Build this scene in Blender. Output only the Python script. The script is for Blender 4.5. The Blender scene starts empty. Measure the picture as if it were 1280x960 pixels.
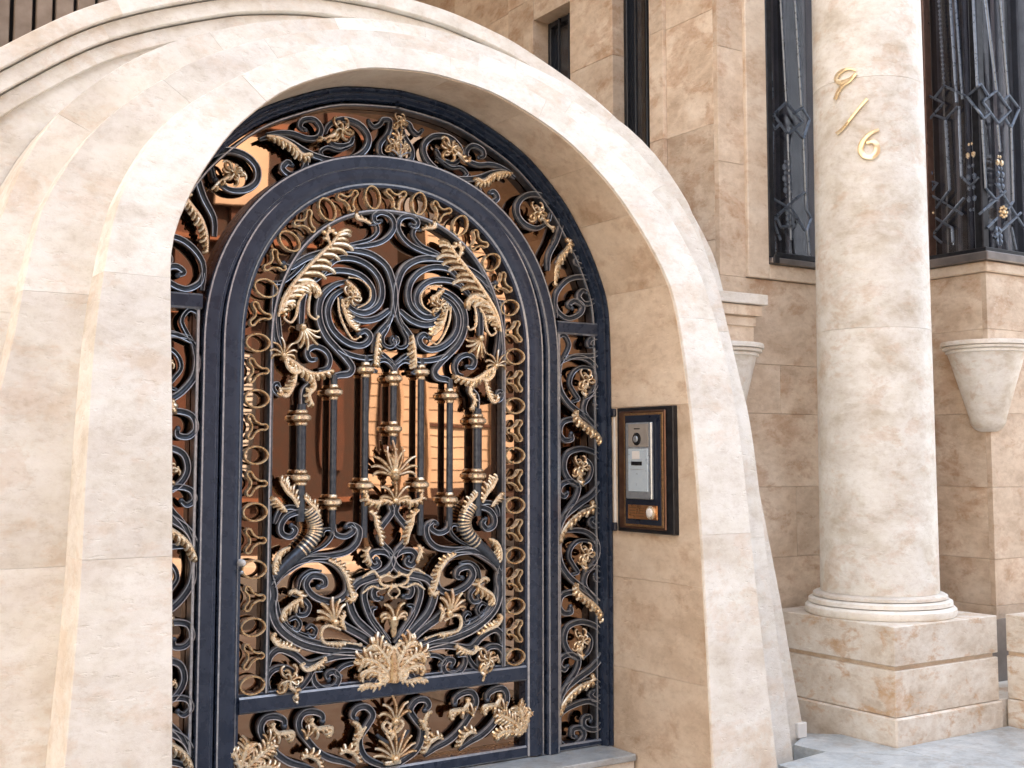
import bpy, bmesh, math, random
from mathutils import Vector
random.seed(7)
R=math.radians
scene=bpy.context.scene
COL=scene.collection
# ------------------------------------------------------------------ camera
FPX=1500.0; HOR=571.0; PITCH=R(4.5); SHY=HOR-480-FPX*math.tan(PITCH)
PSI=math.atan2(FPX/math.cos(PITCH),2950-640)
sp_,cp_=math.sin(PSI),math.cos(PSI); st_,ct_=math.sin(PITCH),math.cos(PITCH)
CF=Vector((sp_*ct_,cp_*ct_,st_)); CR=Vector((cp_,-sp_,0)); CU=Vector((-sp_*st_,-cp_*st_,ct_))
CAM=Vector((-2.21235,-4.24948,1.25))
cd=bpy.data.cameras.new('camera'); cam=bpy.data.objects.new('camera',cd); COL.objects.link(cam)
cam.location=CAM; cam.rotation_euler=(math.pi/2+PITCH,0,-PSI)
cd.sensor_width=36; cd.lens=FPX/1280*36; cd.shift_y=SHY/1280; cd.clip_end=500; cd.clip_start=.05
scene.camera=cam
# ------------------------------------------------------------------ sky and sun (sun stands behind this house, street front is in open shade)
SUN_EL=R(46); SUN_AZ=R(28)      # azimuth from +Y towards +X
w=bpy.data.worlds.new('World'); scene.world=w; w.use_nodes=True
nt=w.node_tree; bg=nt.nodes['Background']
sky=nt.nodes.new('ShaderNodeTexSky'); sky.sky_type='NISHITA'; sky.sun_disc=False
sky.sun_elevation=SUN_EL; sky.sun_rotation=SUN_AZ; sky.air_density=1.0; sky.dust_density=3.0; sky.ozone_density=1.0
hz=nt.nodes.new('ShaderNodeHueSaturation'); hz.inputs['Saturation'].default_value=.40
nt.links.new(sky.outputs[0],hz.inputs['Color']); nt.links.new(hz.outputs[0],bg.inputs[0]); bg.inputs[1].default_value=.15
sd=bpy.data.lights.new('sun','SUN'); sd.energy=4.5; sd.angle=R(.6); sd.color=(1,.93,.82)
so=bpy.data.objects.new('sun',sd); COL.objects.link(so)
dv=Vector((math.sin(SUN_AZ)*math.cos(SUN_EL),math.cos(SUN_AZ)*math.cos(SUN_EL),math.sin(SUN_EL)))
so.rotation_euler=dv.to_track_quat('Z','Y').to_euler(); so.location=(0,0,12)
scene.view_settings.view_transform='Standard'; scene.view_settings.look='None'
scene.view_settings.exposure=2.74; scene.view_settings.gamma=1
scene.render.resolution_x=1024; scene.render.resolution_y=768
scene.render.engine='CYCLES'; scene.cycles.max_bounces=8

# ------------------------------------------------------------------ tracing helpers: picture point -> place on a known plane
def ray(u,v):
    return CF+CR*((u-640)/FPX)+CU*(-(v-480-SHY)/FPX)
def onY(u,v,Y=0.):
    d=ray(u,v); t=(Y-CAM.y)/d.y; return CAM+d*t
def onX(u,v,X):
    d=ray(u,v); t=(X-CAM.x)/d.x; return CAM+d*t
def onZ(u,v,Z):
    d=ray(u,v); t=(Z-CAM.z)/d.z; return CAM+d*t
def px(u,v):
    p=onY(u,v,0.); return (p.x,p.z)
def lerp(a,b,t): return a+(b-a)*t
def interp(pts,x):
    if x<=pts[0][0]: return pts[0][1]
    for (a,b),(c,d) in zip(pts,pts[1:]):
        if x<=c:
            t=(x-a)/(c-a); return b+(d-b)*t
    return pts[-1][1]
def catmull(pts,n=6,closed=False):
    out=[]; N=len(pts)
    if N<3 and not closed:
        return [tuple(lerp(pts[0][k],pts[1][k],i/n) for k in range(len(pts[0]))) for i in range(n+1)]
    rng=range(N if closed else N-1)
    for i in rng:
        if closed: p0,p1,p2,p3=pts[(i-1)%N],pts[i],pts[(i+1)%N],pts[(i+2)%N]
        else: p0,p1,p2,p3=pts[max(i-1,0)],pts[i],pts[i+1],pts[min(i+2,N-1)]
        for j in range(n):
            t=j/n; t2=t*t; t3=t2*t
            out.append(tuple(.5*((2*b)+(-a+c)*t+(2*a-5*b+4*c-d)*t2+(-a+3*b-3*c+d)*t3) for a,b,c,d in zip(p0,p1,p2,p3)))
    if not closed: out.append(tuple(pts[-1]))
    return out
# ------------------------------------------------------------------ object helpers
def obj(name,bm,mats,parent=None,smooth=False,recalc=True):
    if recalc: bmesh.ops.recalc_face_normals(bm,faces=bm.faces)
    me=bpy.data.meshes.new(name); bm.to_mesh(me); bm.free()
    for m in (mats if isinstance(mats,(list,tuple)) else [mats]): me.materials.append(m)
    if smooth:
        for p in me.polygons: p.use_smooth=True
        if smooth!='all': me.set_sharp_from_angle(angle=R(38))
    o=bpy.data.objects.new(name,me); COL.objects.link(o); o.parent=parent
    return o
def tag(o,label=None,cat=None,group=None,kind=None):
    if label: o['label']=label
    if cat: o['category']=cat
    if group: o['group']=group
    if kind: o['kind']=kind
    return o
def thing(name,label,cat,loc=(0,0,0),group=None):
    o=bpy.data.objects.new(name,None); COL.objects.link(o); o.empty_display_size=.2
    return tag(o,label,cat,group)       # parts are modelled in world coordinates, so the empty stays at the origin
def box(bm,x0,x1,y0,y1,z0,z1,mi=0,bev=0):
    vs=[bm.verts.new((x,y,z)) for x in (x0,x1) for y in (y0,y1) for z in (z0,z1)]
    fs=[(0,1,3,2),(4,6,7,5),(0,4,5,1),(2,3,7,6),(0,2,6,4),(1,5,7,3)]
    out=[]
    for f in fs:
        q=bm.faces.new([vs[i] for i in f]); q.material_index=mi; out.append(q)
    if bev:
        bmesh.ops.recalc_face_normals(bm,faces=out)
        es=list({e for f in out for e in f.edges})
        bmesh.ops.bevel(bm,geom=es,offset=bev,segments=1,affect='EDGES',profile=.5)
def boxo(name,x0,x1,y0,y1,z0,z1,m,parent=None,bev=.003):
    bm=bmesh.new(); box(bm,x0,x1,y0,y1,z0,z1,0,bev); return obj(name,bm,m,parent)
def prism(bm,poly,z0,z1,mi=0):
    a=[bm.verts.new((x,y,z0)) for x,y in poly]; b=[bm.verts.new((x,y,z1)) for x,y in poly]
    bm.faces.new(a).material_index=mi; bm.faces.new(b).material_index=mi
    n=len(poly)
    for i in range(n): bm.faces.new((a[i],a[(i+1)%n],b[(i+1)%n],b[i])).material_index=mi
def tube(bm,pts,rad,seg=6,mi=0,flat=1.0,cap=True):
    pts=[Vector(p) for p in pts]; n=len(pts); rings=[]
    up0=None
    for i,p in enumerate(pts):
        t=(pts[min(i+1,n-1)]-pts[max(i-1,0)])
        if t.length<1e-7: t=Vector((0,0,1))
        t.normalize()
        u=Vector((0,-1,0)); 
        if abs(t.dot(u))>.95: u=Vector((1,0,0))
        s=t.cross(u).normalized(); u=s.cross(t).normalized()
        r=rad(i/(n-1)) if callable(rad) else rad
        rings.append([bm.verts.new(p+s*(math.cos(a)*r)+u*(math.sin(a)*r*flat)) for a in (2*math.pi*k/seg for k in range(seg))])
    for a,b in zip(rings,rings[1:]):
        for k in range(seg): bm.faces.new((a[k],a[(k+1)%seg],b[(k+1)%seg],b[k])).material_index=mi
    if cap:
        for q in (rings[0],rings[-1]): bm.faces.new(q).material_index=mi
def lathe(bm,prof,cx,cy,seg=24,mi=0,a0=0,a1=2*math.pi,mif=None):
    full=abs(a1-a0-2*math.pi)<1e-6
    ns=seg if full else seg+1; rings=[]
    for r,z in prof:
        rings.append([bm.verts.new((cx+r*math.cos(a0+(a1-a0)*k/seg),cy+r*math.sin(a0+(a1-a0)*k/seg),z)) for k in range(ns)])
    for j,(a,b) in enumerate(zip(rings,rings[1:])):
        for k in range(seg):
            f=bm.faces.new((a[k],a[(k+1)%ns],b[(k+1)%ns],b[k])); f.material_index=mif(j) if mif else mi
    if full:
        bm.faces.new(rings[0]).material_index=mi; bm.faces.new(rings[-1]).material_index=mi
def ball(bm,c,r,mi=0,sub=1,sc=(1,1,1)):
    q=bmesh.ops.create_icosphere(bm,subdivisions=sub,radius=1)
    for v in q['verts']: v.co=Vector(c)+Vector((v.co.x*r*sc[0],v.co.y*r*sc[1],v.co.z*r*sc[2]))
    for v in q['verts']:
        for f in v.link_faces: f.material_index=mi
# ------------------------------------------------------------------ materials
def mat(name):
    m=bpy.data.materials.new(name); m.use_nodes=True; nt=m.node_tree
    return m,nt,nt.nodes['Principled BSDF']
def nd(nt,t,**k):
    n=nt.nodes.new(t)
    for a,b in k.items(): setattr(n,a,b)
    return n
def ramp(nt,stops):
    r=nd(nt,'ShaderNodeValToRGB'); e=r.color_ramp.elements
    while len(e)>1: e.remove(e[-1])
    e[0].position=stops[0][0]; e[0].color=tuple(stops[0][1])+(1,)
    for p,c in stops[1:]:
        q=e.new(p); q.color=tuple(c)+(1,)
    return r
def stone(name,dark,mid,light,patch=(.45,.27,.14),pamt=.5,rough=.42,scale=1.0,stain=True,var=.10):
    m,nt,b=mat(name); L=nt.links.new
    tc=nd(nt,'ShaderNodeTexCoord'); oi=nd(nt,'ShaderNodeObjectInfo')
    mul=nd(nt,'ShaderNodeVectorMath',operation='SCALE'); mul.inputs[0].default_value=(17,11,23); L(oi.outputs['Random'],mul.inputs['Scale'])
    add=nd(nt,'ShaderNodeVectorMath',operation='ADD'); L(tc.outputs['Object'],add.inputs[0]); L(mul.outputs[0],add.inputs[1])
    mp=nd(nt,'ShaderNodeMapping'); mp.inputs['Scale'].default_value=(scale*.85,scale*.85,scale*1.35); L(add.outputs[0],mp.inputs[0])
    def noise(s,d,r=.55,dist=0.):
        n=nd(nt,'ShaderNodeTexNoise'); n.inputs['Scale'].default_value=s; n.inputs['Detail'].default_value=d; n.inputs['Roughness'].default_value=r; n.inputs['Distortion'].default_value=dist
        L(mp.outputs[0],n.inputs['Vector']); return n
    n1=noise(2.8,10,.68,.3); r1=ramp(nt,[(.32,dark),(.5,mid),(.68,light)]); L(n1.outputs[0],r1.inputs[0])
    n2=noise(4.2,11,.72,.3); r2=ramp(nt,[(.52,(0,0,0)),(.58,(pamt*.75,)*3),(.66,(pamt,)*3),(.75,(pamt*.6,)*3)]); L(n2.outputs[0],r2.inputs[0])
    mx=nd(nt,'ShaderNodeMixRGB'); L(r2.outputs[0],mx.inputs[0]); L(r1.outputs[0],mx.inputs[1]); mx.inputs[2].default_value=patch+(1,)
    # pale cloudy veins
    n3=noise(5,8,.62,.3); r3=ramp(nt,[(.40,(0,0,0)),(.5,(.28,)*3),(.60,(0,0,0))]); L(n3.outputs[0],r3.inputs[0])
    mx2=nd(nt,'ShaderNodeMixRGB'); L(r3.outputs[0],mx2.inputs[0]); L(mx.outputs[0],mx2.inputs[1]); mx2.inputs[2].default_value=tuple(min(.9,c*1.18) for c in light)+(1,)
    # fine grey speckle
    n4=noise(22,10,.80); r4=ramp(nt,[(.34,(.82,.795,.76)),(.5,(1,)*3),(.68,(1.05,)*3)]); L(n4.outputs[0],r4.inputs[0])
    mx3=nd(nt,'ShaderNodeMixRGB',blend_type='MULTIPLY'); mx3.inputs[0].default_value=.8; L(mx2.outputs[0],mx3.inputs[1]); L(r4.outputs[0],mx3.inputs[2])
    mr=nd(nt,'ShaderNodeMapRange'); mr.inputs[3].default_value=1-var; mr.inputs[4].default_value=1+var; L(oi.outputs['Random'],mr.inputs[0])
    mx4=nd(nt,'ShaderNodeVectorMath',operation='SCALE'); L(mx3.outputs[0],mx4.inputs[0]); L(mr.outputs[0],mx4.inputs['Scale'])
    L(mx4.outputs[0],b.inputs['Base Color'])
    rr=nd(nt,'ShaderNodeMapRange'); rr.inputs[3].default_value=rough-.1; rr.inputs[4].default_value=rough+.18; L(n2.outputs[0],rr.inputs[0]); L(rr.outputs[0],b.inputs['Roughness'])
    # pits: small dark elongated travertine holes
    mp2=nd(nt,'ShaderNodeMapping'); mp2.inputs['Scale'].default_value=(22,22,60); L(add.outputs[0],mp2.inputs[0])
    n5=nd(nt,'ShaderNodeTexNoise'); n5.inputs['Scale'].default_value=1; n5.inputs['Detail'].default_value=3; L(mp2.outputs[0],n5.inputs['Vector'])
    r5=ramp(nt,[(.30,(0,0,0)),(.37,(1,)*3)]); L(n5.outputs[0],r5.inputs[0])
    ad=nd(nt,'ShaderNodeMath',operation='ADD'); L(r5.outputs[0],ad.inputs[0]); L(n4.outputs[0],ad.inputs[1])
    bp=nd(nt,'ShaderNodeBump'); bp.inputs['Strength'].default_value=.35; bp.inputs['Distance'].default_value=.004; L(ad.outputs[0],bp.inputs['Height']); L(bp.outputs[0],b.inputs['Normal'])
    return m
M_SHELL=stone('pale_travertine',(.58,.525,.445),(.735,.71,.64),(.84,.84,.785),patch=(.62,.47,.33),pamt=.45,var=.06)
M_WALL=stone('bounce_brown_travertine',(.44,.325,.23),(.60,.48,.36),(.76,.66,.54),patch=(.40,.22,.11),pamt=.65,var=.09)  # light bounced onto the walls is put into this warmer brown
M_REVEAL=stone('warm_shade_travertine',(.52,.405,.29),(.66,.54,.415),(.76,.67,.55),patch=(.44,.27,.15),pamt=.55,var=.08)  # browner copy for the reveal, its warm shade put into the colour
M_COLUMN=stone('column_travertine',(.52,.46,.37),(.705,.68,.61),(.84,.84,.79),patch=(.54,.38,.25),pamt=.5,scale=1.3,var=.05)
M_PED=stone('pedestal_travertine',(.50,.42,.33),(.66,.59,.50),(.80,.77,.71),patch=(.50,.29,.13),pamt=.8,scale=1.6,var=.06)
M_PAVE=stone('grey_marble',(.30,.34,.36),(.42,.48,.52),(.60,.64,.66),patch=(.30,.26,.22),pamt=.5,rough=.28,scale=2.2,var=.12)
def simple(name,col,rough=.5,metal=0.,noise=None,bump=0.,nscale=30,spec=None):
    m,nt,b=mat(name); L=nt.links.new
    b.inputs['Base Color'].default_value=col+(1,); b.inputs['Roughness'].default_value=rough; b.inputs['Metallic'].default_value=metal
    if spec is not None: b.inputs['Specular IOR Level'].default_value=spec
    tc=nd(nt,'ShaderNodeTexCoord'); n=nd(nt,'ShaderNodeTexNoise'); n.inputs['Scale'].default_value=nscale; n.inputs['Detail'].default_value=6
    L(tc.outputs['Object'],n.inputs['Vector'])
    if noise:
        r=ramp(nt,[(.3,col),(.7,noise)]); L(n.outputs[0],r.inputs[0]); L(r.outputs[0],b.inputs['Base Color'])
    rr=nd(nt,'ShaderNodeMapRange'); rr.inputs[3].default_value=max(.02,rough-.12); rr.inputs[4].default_value=rough+.12; L(n.outputs[0],rr.inputs[0]); L(rr.outputs[0],b.inputs['Roughness'])
    if bump:
        bp=nd(nt,'ShaderNodeBump'); bp.inputs['Strength'].default_value=bump; bp.inputs['Distance'].default_value=.002; L(n.outputs[0],bp.inputs['Height']); L(bp.outputs[0],b.inputs['Normal'])
    return m
M_IRON=simple('blue_black_iron',(.045,.058,.080),.34,.6,(.10,.12,.15),.25,55)
M_GRILLE=simple('grey_grille_iron',(.10,.125,.16),.30,.7,(.17,.20,.25),.1,40)
M_RUB=simple('rubbed_iron_edge',(.54,.58,.64),.32,.75,(.34,.37,.42),.2,60)
M_FRAME=simple('dark_frame_paint',(.022,.036,.068),.28,.35,(.040,.058,.098),.1,20)
M_GOLD=simple('aged_gold',(.52,.34,.17),.29,.8,(.96,.82,.58),.22,70)
M_GOLDRIM=simple('pale_gold_rim',(.78,.60,.38),.29,.75,(.98,.92,.76),.3,70)
M_DIGIT=simple('polished_gold',(.85,.66,.38),.32,.75,(.95,.82,.58),.05,12)
M_DARKGOLD=simple('dark_brown_gold',(.16,.09,.045),.5,.5,(.30,.18,.08),.3,80)
M_BLACK=simple('black_metal',(.012,.014,.018),.34,.4,(.03,.032,.038),.1,30)
M_SILL=simple('grey_metal_sill',(.17,.155,.15),.35,.6,(.26,.24,.23),.1,12)
M_BRONZE=simple('copper_brown_metal',(.10,.055,.038),.32,.7,(.17,.095,.065),.1,25)
M_STEEL=simple('brushed_aluminium',(.46,.52,.58),.32,.75,(.60,.66,.70),.1,60)
M_WHITE=simple('white_enamel',(.80,.80,.78),.3,0,(.74,.74,.72),0,20)
M_NAVY=simple('navy_backing',(.012,.018,.036),.3,.2,(.02,.028,.05),0,20)
M_PLASTIC=simple('dark_lens',(.01,.01,.012),.08,0,None,0)
M_SLAT=simple('weathered_wood',(.27,.20,.14),.7,0,(.42,.33,.25),.4,14)
M_BACK=simple('dark_interior',(.02,.017,.015),.8,0,(.03,.024,.02),0,4)
M_CURT=simple('grey_curtain',(.07,.075,.085),.8,0,(.17,.175,.19),.2,9)
M_CURT2=simple('lit_fold_curtain',(.26,.25,.25),.8,0,(.36,.34,.33),.2,9)
M_CURT3=simple('shaded_fold_curtain',(.02,.02,.024),.8,0,(.04,.038,.04),.2,9)
def glassmat(name,base,gloss,fac,rough=.015):
    m=bpy.data.materials.new(name); m.use_nodes=True; nt=m.node_tree; L=nt.links.new
    nt.nodes.remove(nt.nodes['Principled BSDF']); out=nt.nodes['Material Output']
    d=nd(nt,'ShaderNodeBsdfDiffuse'); d.inputs[0].default_value=base+(1,)
    g=nd(nt,'ShaderNodeBsdfGlossy'); g.inputs[0].default_value=gloss+(1,); g.inputs['Roughness'].default_value=rough
    tc=nd(nt,'ShaderNodeTexCoord'); n=nd(nt,'ShaderNodeTexNoise'); n.inputs['Scale'].default_value=2.2; n.inputs['Detail'].default_value=2; L(tc.outputs['Object'],n.inputs['Vector'])
    bp=nd(nt,'ShaderNodeBump'); bp.inputs['Strength'].default_value=.10; bp.inputs['Distance'].default_value=.01; L(n.outputs[0],bp.inputs['Height']); L(bp.outputs[0],g.inputs['Normal'])
    f=nd(nt,'ShaderNodeFresnel'); f.inputs[0].default_value=1.5
    mr=nd(nt,'ShaderNodeMapRange'); mr.inputs[1].default_value=.04; mr.inputs[2].default_value=1.; mr.inputs[3].default_value=fac; mr.inputs[4].default_value=1.; L(f.outputs[0],mr.inputs[0])
    x=nd(nt,'ShaderNodeMixShader'); L(mr.outputs[0],x.inputs[0]); L(d.outputs[0],x.inputs[1]); L(g.outputs[0],x.inputs[2]); L(x.outputs[0],out.inputs[0])
    return m
M_GLASS=glassmat('brown_mirror_glass',(.006,.0022,.0011),(.96,.64,.44),.34)
M_GLASSD=glassmat('dark_window_glass',(.012,.013,.016),(.75,.8,.88),.12)
def clearglass(name,tint,fac):
    m=bpy.data.materials.new(name); m.use_nodes=True; nt=m.node_tree; L=nt.links.new
    nt.nodes.remove(nt.nodes['Principled BSDF']); out=nt.nodes['Material Output']
    d=nd(nt,'ShaderNodeBsdfTransparent'); d.inputs[0].default_value=tint+(1,)
    g=nd(nt,'ShaderNodeBsdfGlossy'); g.inputs[0].default_value=(.85,.9,1,1); g.inputs['Roughness'].default_value=.02
    x=nd(nt,'ShaderNodeMixShader'); x.inputs[0].default_value=fac; L(d.outputs[0],x.inputs[1]); L(g.outputs[0],x.inputs[2]); L(x.outputs[0],out.inputs[0])
    return m
M_CLEAR=clearglass('tinted_window_glass',(.75,.75,.77),.04)
M_FACADE=simple('sunlit_yellow_render',(.24,.185,.14),.8,0,(.38,.31,.24),.3,1.5)
M_FACADE2=simple('cream_joint',(.26,.19,.135),.8,0,(.32,.24,.17),.3,3)
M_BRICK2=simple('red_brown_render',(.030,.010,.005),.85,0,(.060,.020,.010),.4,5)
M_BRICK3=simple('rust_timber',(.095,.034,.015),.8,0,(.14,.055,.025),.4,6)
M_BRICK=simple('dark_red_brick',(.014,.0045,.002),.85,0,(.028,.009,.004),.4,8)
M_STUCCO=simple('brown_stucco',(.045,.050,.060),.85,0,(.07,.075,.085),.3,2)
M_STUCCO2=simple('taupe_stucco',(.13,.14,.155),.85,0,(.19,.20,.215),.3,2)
M_SIDEWALK=simple('sidewalk_concrete',(.30,.24,.19),.8,0,(.38,.36,.33),.3,8)
M_ASPHALT=simple('asphalt',(.05,.05,.052),.85,0,(.07,.07,.07),.4,30)
M_SHUTTER=simple('grey_shutter',(.32,.33,.33),.5,0,(.40,.41,.41),0,10)

# ================================================================== THE STONE PORTAL
ZC=1.80
E0=[(1.065,-.16),(1.067,.4),(1.068,1.0),(1.064,1.5),(1.06,1.75),(1.045,1.94),(.975,2.118),(.88,2.275),(.79,2.39),(.635,2.53),(.475,2.62),(.26,2.70),(0,2.73)]
E1=[(1.42,-.16),(1.41,.02),(1.38,.35),(1.345,.8),(1.325,1.25),(1.30,1.6),(1.265,1.83),(1.23,2.0),(1.195,2.1),(1.14,2.215),(1.08,2.31),(1.0,2.40),(.93,2.46),(.78,2.57),(.6,2.68),(.4,2.76),(.2,2.805),(0,2.82)]
E2=[(1.76,-.16),(1.74,-.06),(1.70,.22),(1.645,.57),(1.60,.9),(1.545,1.4),(1.504,1.6),(1.462,1.84),(1.425,2.01),(1.38,2.116),(1.3,2.255),(1.24,2.333),(1.14,2.434),(1.05,2.508),(.956,2.584),(.78,2.685),(.6,2.765),(.4,2.83),(.2,2.865),(0,2.88)]
E3=[(2.04,-.16),(2.015,-.04),(1.94,.25),(1.86,.57),(1.8,.79),(1.714,1.11),(1.615,1.52),(1.57,1.79),(1.55,1.9),(1.52,2.01),(1.462,2.18),(1.40,2.3),(1.33,2.40),(1.165,2.555),(1.0,2.665),(.89,2.717),(.687,2.8),(.35,2.89),(.15,2.92),(0,2.925)]
def dense(E): 
    return catmull(E,8)
DE=[dense(e) for e in (E0,E1,E2,E3)]
def edge(k,s):      # s in [-2,2]; |s|<=1 angle round the crown, beyond it straight down to the foot
    a=abs(s); sg=1 if s>=0 else -1; D=DE[k]
    if a>=1:
        z=ZC-(a-1)*(ZC+.16)
        for (x0,z0),(x1,z1) in zip(D,D[1:]):
            if z0<=z<=z1: return (sg*lerp(x0,x1,(z-z0)/max(1e-9,z1-z0)),z)
        return (sg*D[0][0],z)
    th=a*math.pi/2; dx,dz=math.sin(th),math.cos(th)
    for (x0,z0),(x1,z1) in zip(D,D[1:]):
        c0=x0*dz-(z0-ZC)*dx; c1=x1*dz-(z1-ZC)*dx
        if c0>=0>=c1 and c0!=c1:
            t=c0/(c0-c1); return (sg*lerp(x0,x1,t),lerp(z0,z1,t))
    return (0,D[-1][1])
FY=catmull([(-.2,-.675),(.2,-.65),(.6,-.627),(1,-.60),(1.4,-.56),(1.8,-.495),(2.2,-.405),(2.65,-.30),(3.1,-.20)],6)
O2=[(-.2,.24),(0,.23),(1.3,.165),(1.8,.14),(2.1,.11),(2.3,.06),(2.5,.02),(2.6,.006),(3,.004)]
O3=[(-.2,.44),(0,.42),(1.3,.30),(1.8,.25),(2.2,.19),(2.4,.12),(2.6,.055),(2.8,.014),(3.1,.008)]
def fY(z,k):
    y=interp(FY,z)
    if k==2: y+=interp(O2,z)
    if k==3: y+=interp(O3,z)
    return y
portal=thing('stone_portal','flared stepped archway of pale travertine blocks around the iron door','archway')
def ring_block(k,s0,s1,parent,m):
    dy=random.uniform(-.0008,.0008) if k==1 else 0; n=max(3,int(abs(s1-s0)*26)); bm=bmesh.new(); g=.0002
    s0+=g if s0>-1.99 else 0; s1-=g
    rows=[]
    for i in range(n+1):
        s=lerp(s0,s1,i/n); xi,zi=edge(k-1,s); xo,zo=edge(k,s)
        if k>1:  # tuck under the inner ring
            d=Vector((xi-xo,zi-zo)); 
            if d.length>1e-6: d.normalize(); xi+=d.x*.012; zi+=d.y*.012
        fi=fY(zi,k); fo=fY(zo,k)
        nb=3; row=[]
        row.append((xi,(fi+.10) if k==1 else fi+.10,zi))
        ch=.004
        row.append((xi,fi+ch,zi))
        for j in range(nb+1):
            t=j/nb; x=lerp(xi,xo,t); z=lerp(zi,zo,t); y=fY(z,k)+dy
            if j==0: x=lerp(xi,xo,.012); z=lerp(zi,zo,.012)
            if j==nb: x=lerp(xi,xo,.988); z=lerp(zi,zo,.988)
            row.append((x,y,z))
        row.append((xo,fo+ch,zo)); row.append((xo,.17,zo)); 
        rows.append([bm.verts.new(p) for p in row])
    m_=len(rows[0])
    for a,b in zip(rows,rows[1:]):
        for j in range(m_-1): bm.faces.new((a[j],a[j+1],b[j+1],b[j]))
        bm.faces.new((a[m_-1],a[0],b[0],b[m_-1]))
    for r_ in (rows[0],rows[-1]): bm.faces.new(r_)
    return obj('stone_block',bm,m,parent,smooth=True)
J1=[-2.0,-1.434,-.99,-.50,-.22,.06,.34,.62,.985,1.44,2.0]
J2=[-2.0,-1.45,-1.02,-.62,-.40,-.1,.14,.40,.68,1.0,1.46,2.0]
J3=[-2.0,-1.45,-1.05,-.75,-.48,-.22,0,.24,.5,.78,1.05,1.5,2.0]
for k,J in ((1,J1),(2,J2),(3,J3)):
    for a,b in zip(J,J[1:]): ring_block(k,a,b,portal,M_SHELL)
# reveal (intrados) lining blocks, front edge tucked behind ring 1
def reveal_block(s0,s1):
    n=max(3,int(abs(s1-s0)*26)); bm=bmesh.new(); g=.0003; s0+=g; s1-=g; rows=[]
    for i in range(n+1):
        s=lerp(s0,s1,i/n); x,z=edge(0,s); f=fY(z,1)+.012
        x0,z0=edge(1,s); d=Vector((x0-x,z0-z)); d.normalize()
        row=[]
        ins=-.003
        for y in (f,lerp(f,.08,.33),lerp(f,.08,.66),.08): row.append((x+d.x*ins,y,z+d.y*ins))
        row.append((x+d.x*.03,.08,z+d.y*.03)); row.append((x+d.x*.03,f,z+d.y*.03))
        rows.append([bm.verts.new(p) for p in row])
    m_=len(rows[0])
    for a,b in zip(rows,rows[1:]):
        for j in range(m_): bm.faces.new((a[j],a[(j+1)%m_],b[(j+1)%m_],b[j]))
    for r_ in (rows[0],rows[-1]): bm.faces.new(r_)
    obj('reveal_block',bm,M_REVEAL,portal,smooth=True)
JR=[-2,-1.743,-1.546,-1.17,-.9,-.70,-.48,-.2,.06,.30,.535,.70,.90,1.17,1.546,1.743,2.0]
for a,b in zip(JR,JR[1:]): reveal_block(a,b)

# ---- hood mould rings above the portal (outermost stands proudest)
HX=-.03
HL0=[(1.885,2.055),(1.822,2.232),(1.695,2.417),(1.58,2.55),(1.457,2.655),(1.217,2.83),(1.0,2.944),(.736,3.05),(.567,3.102),(.3,3.152),(0,3.17)]
HD=catmull(HL0,6)
HD=[(x,z) for x,z in HD]; HFULL=[(x,z) for x,z in HD]+[(-x,z) for x,z in reversed(HD[:-1])]
def hood_off(d):
    out=[]; n=len(HFULL)
    for i,(x,z) in enumerate(HFULL):
        a=HFULL[max(i-1,0)]; b=HFULL[min(i+1,n-1)]
        t=Vector((b[0]-a[0],b[1]-a[1])); t.normalize(); nn=Vector((-t.y,t.x))
        if nn.dot(Vector((0-x,1.5-z)))<0: nn=-nn
        if i in(0,n-1): nn=Vector((-1 if x>0 else 1,0))
        out.append((x+nn.x*d,z+nn.y*d))
    return out
hood=thing('arch_hood','pale stepped hood moulding curving over the portal in three narrow rings','moulding')
for k,(d0,d1,yf) in enumerate(((0,.062,.085),(.0605,.124,.118),(.1225,.187,.150))):
    A=hood_off(d0); B=hood_off(d1); n=len(A)
    cuts=[0,n//7,2*n//7,3*n//7,4*n//7,5*n//7,6*n//7,n-1]
    cuts=[c+(k*2 if 0<i<len(cuts)-1 else 0) for i,c in enumerate(cuts)]
    for c0,c1 in zip(cuts,cuts[1:]):
        bm=bmesh.new(); rows=[]
        for i in range(c0,c1+1):
            (xa,za),(xb,zb)=A[i],B[i]
            row=[(xa+HX,.24,za),(xa+HX,yf+(.004 if k==0 else .026),za),(lerp(xa,xb,.06 if k==0 else .12)+HX,yf+(0 if k==0 else .026),lerp(za,zb,.06 if k==0 else .12)),(lerp(xa,xb,.07 if k==0 else .13)+HX,yf,lerp(za,zb,.07 if k==0 else .13)),(lerp(xa,xb,.94)+HX,yf,lerp(za,zb,.94)),(xb+HX,yf+.004,zb),(xb+HX,.24,zb)]
            rows.append([bm.verts.new(p) for p in row])
        for a,b in zip(rows,rows[1:]):
            for j in range(7): bm.faces.new((a[j],a[(j+1)%7],b[(j+1)%7],b[j]))
        bm.faces.new(rows[0]); bm.faces.new(rows[-1])
        obj('hood_stone',bm,M_SHELL,hood,smooth=True)
# tympanum slab behind the hood, filling down to the portal
A=hood_off(.18); bm=bmesh.new(); rows=[]
for i,(x,z) in enumerate(A):
    s=-1+2*i/(len(A)-1)
    # inner edge follows ring 2
    th=math.atan2(x,z-ZC); xi,zi=edge(1,max(-1.,min(1.,th/(math.pi/2))))
    rows.append([bm.verts.new(p) for p in ((x+HX,.176,z),(xi,.176,zi),(xi,.196,zi),(x+HX,.196,z))])
for a,b in zip(rows,rows[1:]):
    for j in range(4): bm.faces.new((a[j],a[(j+1)%4],b[(j+1)%4],b[j]))
bm.faces.new(rows[0]); bm.faces.new(rows[-1])
obj('tympanum_stone',bm,M_SHELL,hood,smooth=True)

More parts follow.
